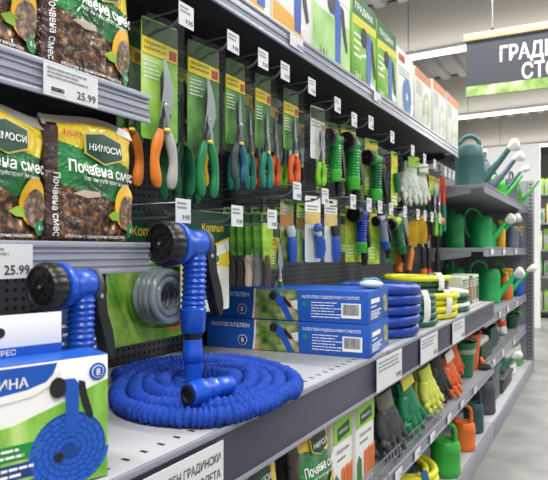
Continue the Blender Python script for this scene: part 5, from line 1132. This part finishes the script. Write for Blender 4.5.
for (lab, x, y, z, r, h, m, kw) in (
    ('big dark teal watering can at the near end of the top can shelf', -0.72, 3.66, 1.372, 0.090, 0.295, teal, dict(rz=0.25, rose=rosew, s_len=0.75, loop=0.94)),
    ('slate grey watering can behind the big teal one', -0.75, 4.15, 1.372, 0.082, 0.26, greyc, dict(rz=0.1, rose=rosew, s_len=0.8, loop=0.88)),
    ('small bright green watering can behind the slate one', -0.66, 4.40, 1.372, 0.05, 0.15, limec, dict(rz=0.2, s_len=0.6)),
    ('teal watering can with white rose, third from the near end of the top can shelf', -0.74, 4.62, 1.372, 0.06, 0.19, teal, dict(rz=0.1, rose=rosew, s_len=0.8)),
    ('slate blue watering can near the end post of the top can shelf', -0.62, 4.74, 1.372, 0.05, 0.20, greyc, dict(rz=1.3, spout=False)),
    ('grass green watering can closest to the end post on the top can shelf', -0.62, 5.0, 1.372, 0.05, 0.15, limec, dict(rz=0.3, s_len=0.7)),
    ('bright green watering can with round handle, first in the middle can row', -0.88, 3.93, 1.027, 0.072, 0.225, greenc, dict(rz=-0.6, spout=False, side_handle=True)),
    ('bright green watering can with round handle, second in the middle can row', -0.74, 4.14, 1.027, 0.080, 0.225, greenc, dict(rz=0.5, rose=rosew, side_handle=True, s_len=0.5)),
    ('bright green watering can with white rose, third in the middle can row', -0.76, 4.48, 1.027, 0.066, 0.20, greenc, dict(rz=0.35, rose=rosew, side_handle=True, s_len=0.65)),
    ('green watering can with white rose beside the slate bottle in the middle row', -0.80, 4.86, 1.027, 0.06, 0.19, greenc, dict(rz=0.3, rose=rosew, side_handle=True, s_len=0.7)),
    ('slate grey watering can nearest the end post in the middle row', -0.61, 4.72, 1.027, 0.048, 0.17, greyc, dict(rz=1.2, spout=False)),
    ('green watering can with pale spout on the third can shelf', -0.70, 4.18, 0.645, 0.085, 0.235, greenc, dict(rz=0.35, rose=rosew, side_handle=True, s_len=0.5)),
    ('green watering can standing at the back of the third can shelf', -0.90, 4.0, 0.645, 0.085, 0.24, greenc, dict(rz=-0.9, spout=False, side_handle=True)),
    ('green watering can with white rose farther along the third can shelf', -0.66, 4.70, 0.645, 0.06, 0.22, greenc, dict(rz=0.35, rose=rosew, side_handle=True, s_len=0.6))):
    can(lab, x, y, z+0.001, r, h, m, **kw)
bottle('yellow pump sprayer between the green cans in the middle row', -0.63, 4.30, 1.027, 0.03, 0.2, yel2, yel2)
bottle('yellow topped slate sprayer at the far end of the middle row', -0.60, 5.02, 1.027, 0.04, 0.18, greyc, yel2)
bottle('orange pump sprayer between the green cans on the third shelf', -0.62, 4.46, 0.645, 0.045, 0.23, orangec, yel2)
bottle('blue pump sprayer, nearer of two at the end of the third shelf', -0.60, 4.90, 0.645, 0.042, 0.22, blueg, blueg)
bottle('blue pump sprayer, nearer the end post on the third shelf', -0.60, 5.03, 0.645, 0.042, 0.2, blueg, blueg)
# boxes standing at the far end of the waist shelf
brown_p = printed('brown_carton', [(0.3, '#6b4630'), (0.6, '#a8795a'), (0.8, '#c9a888')], 14, 3); sage_c = mat('pale_sage_carton', '#c3cdb9', 0.5); dgc = mat('dark_green_carton', '#2c5a3c', 0.5)
for i, (m_, pn, od) in enumerate(((sage_c, dgc, 'first'), (sage_c, brown_p, 'second'), (dgc, brown_p, 'third'), (sage_c, brown_p, 'fourth'), (sage_c, dgc, 'fifth'))):
    y0 = 2.745+0.083*i; w_ = 0.079; h = 0.145
    t = thing('plant_food_box', 'plant food box on the waist shelf beyond the hoses, %s in the row' % od, 'box', (-0.575, y0+w_/2, MZ+0.001), R90, 'plant food boxes')
    bm = newbm(); box(bm, -w_/2, w_/2, 0, 0.12, 0, h, 0.001); part('carton', bm, m_, t); patch(t, 'front_panel', -w_*0.36, w_*0.36, h*0.12, h*0.9, -0.0004, pn); fine_print(t, -w_*0.3, w_*0.3, h*0.6, h*0.85, -0.001, white_ink, 3, i, fill=0.4)
# lower shelf, far part
xq = -0.60
bucket('dark green bucket with pale label band on the lower shelf past the orange gloves', -0.585, 2.80, LZ+0.001, 0.062, 0.165, mat('bucket_green', '#1a6a48', 0.45), mat('band_sage', '#8fa38c', 0.6))
bucket('orange bucket behind the dark green one on the lower shelf', -0.60, 2.99, LZ+0.001, 0.066, 0.18, mat('bucket_orange', '#cf5f2c', 0.45))
hand_t = thing('hand_trowel', 'orange and black trowel lying at the end of the lower shelf', 'hand tool', (-0.54, 3.085, LZ+0.014), 0.3)
bm = newbm(); tube(bm, [(0, 0, 0), (0.0, 0.09, 0.01)], [0.013, 0.011], 10); part('handle', bm, orangec, hand_t)
bm = newbm(); prism(bm, [(-0.03, 0), (0.03, 0), (0.026, -0.005), (-0.026, -0.005)], -0.11, 0); part('blade', bm, dk_blade, hand_t, None)
def tray(label, X, y, z, w_, d, h, m, fill=None):
    t = thing('seed_tray', label, 'tray', (X, y, z+0.001), R90, 'trays and planters')
    bm = newbm(); o = [(-w_/2*0.92, 0), (w_/2*0.92, 0), (w_/2, h), (w_/2+0.012, h), (w_/2+0.012, h+0.008), (w_/2-0.006, h+0.008), (w_/2*0.88, 0.008), (-w_/2*0.88, 0.008), (-w_/2+0.006, h+0.008), (-w_/2-0.012, h+0.008), (-w_/2-0.012, h), (-w_/2, h)]
    prism(bm, o, 0, d); box(bm, -w_/2*0.95, w_/2*0.95, -0.004, 0.004, 0, h+0.006); box(bm, -w_/2*0.95, w_/2*0.95, d-0.004, d+0.004, 0, h+0.006); part('tray_body', bm, m, t, None)
    if fill:
        bm = newbm(); box(bm, -w_/2*0.86, w_/2*0.86, 0.012, d-0.012, 0.012, h+0.028, 0.012); part('contents', bm, fill, t)
    return t
dkg = mat('dark_green_tray', '#163a2c', 0.5)
tray('dark green tray with white sacks inside at the near end of the low far shelf', -0.58, 3.42, 0.388, 0.36, 0.25, 0.085, dkg, mat('white_sacking', '#c9ccc4', 0.7, var=0.2, vs=20))
tray('dark green tray stacked behind on the low far shelf', -0.60, 3.79, 0.388, 0.26, 0.2, 0.13, dkg)
def sack(label, X, y, z, w_, h, d, m, band, rz=R90, seed=0, band2=None, cat='sack', lie=0.0):
    t = thing('plant_sack', label, cat, (X, y, z+0.001), rz, 'bright sacks'); t.rotation_euler = (lie, 0, rz)
    def blob(bm, z0, z1, g):
        n, k_ = 20, 12; R = []
        for j in range(k_+1):
            f = z0+(z1-z0)*j/k_; pin = (1-abs(2*f-1)**4*0.35); ring = []
            for i in range(n):
                a = 2*PI*i/n; c0_, s0_ = math.cos(a), math.sin(a); e = 0.6
                px = w_/2*math.copysign(abs(c0_)**e, c0_)*pin*g; py = d/2*math.copysign(abs(s0_)**e, s0_)*(1-f*0.5)*g
                nn = mnoise.noise(Vector((px*16+seed, py*16, f*5)))*0.012
                ring.append(bm.verts.new((px+nn, py+d/2+nn, h*f)))
            R.append(ring)
        for A_, B_ in zip(R[:-1], R[1:]):
            for i in range(n): bm.faces.new((A_[i], A_[(i+1) % n], B_[(i+1) % n], B_[i]))
        bm.faces.new(R[0][::-1]); bm.faces.new(R[-1])
    bm = newbm(); blob(bm, 0, 1, 1.0); part('sack_body', bm, m, t, 9)
    bm = newbm(); blob(bm, 0.30, 0.58, 1.012); part('printed_band', bm, band, t, 9)
    if band2: bm = newbm(); blob(bm, 0.72, 0.95, 1.012); part('head_band', bm, band2, t, 9)
    return t
wht = mat('white_film', '#d6dad2', 0.35); grn_f = printed('green_film', [(0.3, '#1c6a2c'), (0.55, '#3f9a3c'), (0.75, '#9cc84a')], 16, 4, coat=0.3); red_f = mat('red_film', '#d24a2a', 0.4); dk_f = mat('dark_green_film', '#174a34', 0.4)
sack('dark green sack with white picture on the low far shelf', -0.62, 4.12, 0.388, 0.24, 0.20, 0.12, dk_f, wht, seed=1)
sack('white and red sack beside the dark green sack on the low far shelf', -0.61, 4.45, 0.388, 0.19, 0.21, 0.1, wht, red_f, seed=2, band2=red_f)
def flower_pot(label, X, y, z):
    t = thing('flower_pot', label, 'potted plant', (X, y, z+0.001), 0)
    bm = newbm(); lathe(bm, [(0.05, 0), (0.07, 0.1), (0.076, 0.1), (0.076, 0.115), (0.064, 0.115), (0.05, 0.09), (0, 0.09)], 22); part('pot', bm, dk_f, t)
    rn = random.Random(5); bm = newbm()
    for k in range(40):
        a = rn.uniform(0, 2*PI); r = rn.uniform(0.02, 0.09); zz = rn.uniform(0.12, 0.22); c_ = Vector((math.cos(a)*r*0.8, math.sin(a)*r*0.8, zz*0.85)); ball(bm, c_, 0.020, 6, (1, 1, 0.4))
    o = part('foliage', bm, mat('leaf_green', '#2f8a34', 0.5, var=0.3, vs=30), t); o['kind'] = 'stuff'
    for k in range(7):
        a = rn.uniform(0, 2*PI); r = rn.uniform(0.0, 0.07); bm = newbm(); ball(bm, (math.cos(a)*r, math.sin(a)*r, 0.185+0.015*rn.random()), 0.022, 8, (1, 1, 0.55)); part('flower', bm, mat('orange_petal', '#e8742a', 0.5), t)
    return t
flower_pot('potted plant with orange flowers near the end post on the low far shelf', -0.64, 4.85, 0.388)

# ================================================================== PLINTH
xp = -0.60
bz = BZ+0.001
hose_coil('hose_coil', 'big yellow hose coil lying on the plinth below the gloves', -0.665, 2.02, BZ, 0.145, 0.0140, 5, [hyl], lab_m=mat('blue_band', '#2c5a8a', 0.5), seed=8)
for (lab, x, y, r, h, m, rz, lp) in (
    ('bright green watering can on the plinth beside the yellow hose', -0.562, 2.36, 0.062, 0.140, mat('leaf_green_can', '#2fa63c', 0.38, coat=0.2), 0.15, 1.15),
    ('orange watering can on the plinth next to the green one', -0.560, 2.70, 0.055, 0.125, orangec, 0.15, 1.25),
    ('petrol blue watering can on the plinth behind the orange one', -0.568, 2.98, 0.050, 0.145, petrol, 0.15, 1.18),
    ('dark grey watering can on the plinth behind the petrol blue one', -0.590, 3.36, 0.070, 0.185, darkc, 0.15, 1.0)):
    can(lab, x, y, BZ+0.001, r, h, m, rz=rz, spout=False, loop=lp)
def planter(label, X, y, w_, d, h, m, z=BZ, dy=0.0):
    t = thing('planter_box', label, 'planter', (X, y, z+0.001), R90, 'trays and planters')
    bm = newbm(); box(bm, -w_/2, w_/2, 0, d, 0, h, 0.012); part('body', bm, m, t)
    bm = newbm(); box(bm, -w_/2-0.008, w_/2+0.008, -0.008, d+0.008, h-0.03, h-0.004, 0.004); part('rim', bm, m, t)
    return t
planter('slate grey planter box on the plinth beyond the dark grey can', -0.56, 3.66, 0.24, 0.25, 0.22, mat('slate_planter', '#4f5d5e', 0.5), dy=0.0)
planter('dark charcoal planter box on the plinth, beyond the slate one', -0.55, 4.04, 0.42, 0.3, 0.10, mat('charcoal_planter', '#353b3c', 0.5), dy=0.02)
can('teal watering can with pale spout standing on the dark charcoal planter', -0.62, 4.04, BZ+0.102, 0.055, 0.125, teal, rz=0.3, rose=rosew, s_len=0.25)
sack('white and green sack on the plinth near the end post', -0.56, 4.53, BZ, 0.40, 0.24, 0.2, wht, grn_f, seed=4, band2=red_f)
sack('green sack with red head leaning at the far end of the plinth', -0.56, 4.93, BZ, 0.34, 0.27, 0.18, grn_f, wht, seed=6, band2=red_f)
t = None

# ================================================================== BEYOND THE AISLE
part_m = mat('partition_white', '#f0f1f1', 0.6)
bm = newbm(); box(bm, -1.36, -0.70, 8.0, 8.08, 0, 2.40); struct('wall_partition', bm, part_m)
def far_rack(label, x0, x1, y, seed):
    t = thing('far_rack', label, 'rack', (x0, y, 0), 0, 'far display racks'); W_ = x1-x0
    bm = newbm(); box(bm, 0, W_, 0.42, 0.45, 0, 2.1); part('back_panel', bm, mat('rack_back', '#b4b6b6', 0.6), t, None)
    for zz in (0.12, 0.62, 1.02, 1.42, 1.85):
        bm = newbm(); box(bm, 0, W_, 0.0, 0.42, zz-0.03, zz, 0.003); part('shelf_board', bm, shelf_grey, t)
    for xx in (0.0, W_): 
        bm = newbm(); box(bm, xx-0.02, xx+0.02, 0.36, 0.46, 0, 2.12); part('post', bm, dark_steel, t, None)
    return t
far_rack('far grey display rack with white and green goods at the right picture edge', -0.95, 0.05, 9.2, 1)
far_rack('farther display rack section reaching out of the picture to the right', 0.10, 1.10, 9.2, 2)
rn = random.Random(21)
far_mats = [wht, mat('far_green', '#4a8a4a', 0.5), mat('far_white', '#d8d8d4', 0.5), mat('far_lime', '#8fbf4a', 0.5), mat('far_yellow', '#d8c860', 0.5), mat('far_grey', '#9a9c9a', 0.5)]
cn = ['white', 'green', 'pale', 'lime', 'yellow', 'grey']
lev = ['floor level', 'second', 'third', 'fourth', 'topmost']
for r_, (x0, od) in enumerate(((-0.95, 'nearer'), (0.10, 'farther'))):
    for li, zz in enumerate((0.12, 0.62, 1.02, 1.42, 1.85)):
        x = x0+0.06
        for k in range(5):
            wq = rn.uniform(0.11, 0.16); hq = rn.uniform(0.18, 0.32); ci = rn.randrange(6)
            t = thing('far_carton', '%s carton, %s from the aisle on the %s board of the %s far rack' % (cn[ci], ('first', 'second', 'third', 'fourth', 'fifth')[k], lev[li], od), 'box', (x+wq/2, 9.24, zz+0.001), 0, 'cartons on the far racks')
            bm = newbm(); box(bm, -wq/2, wq/2, 0, 0.25, 0, hq, 0.004); part('carton', bm, far_mats[ci], t); patch(t, 'front_print', -wq*0.35, wq*0.35, hq*0.25, hq*0.75, -0.0006, far_mats[(ci+2) % 6])
            x += wq+0.02
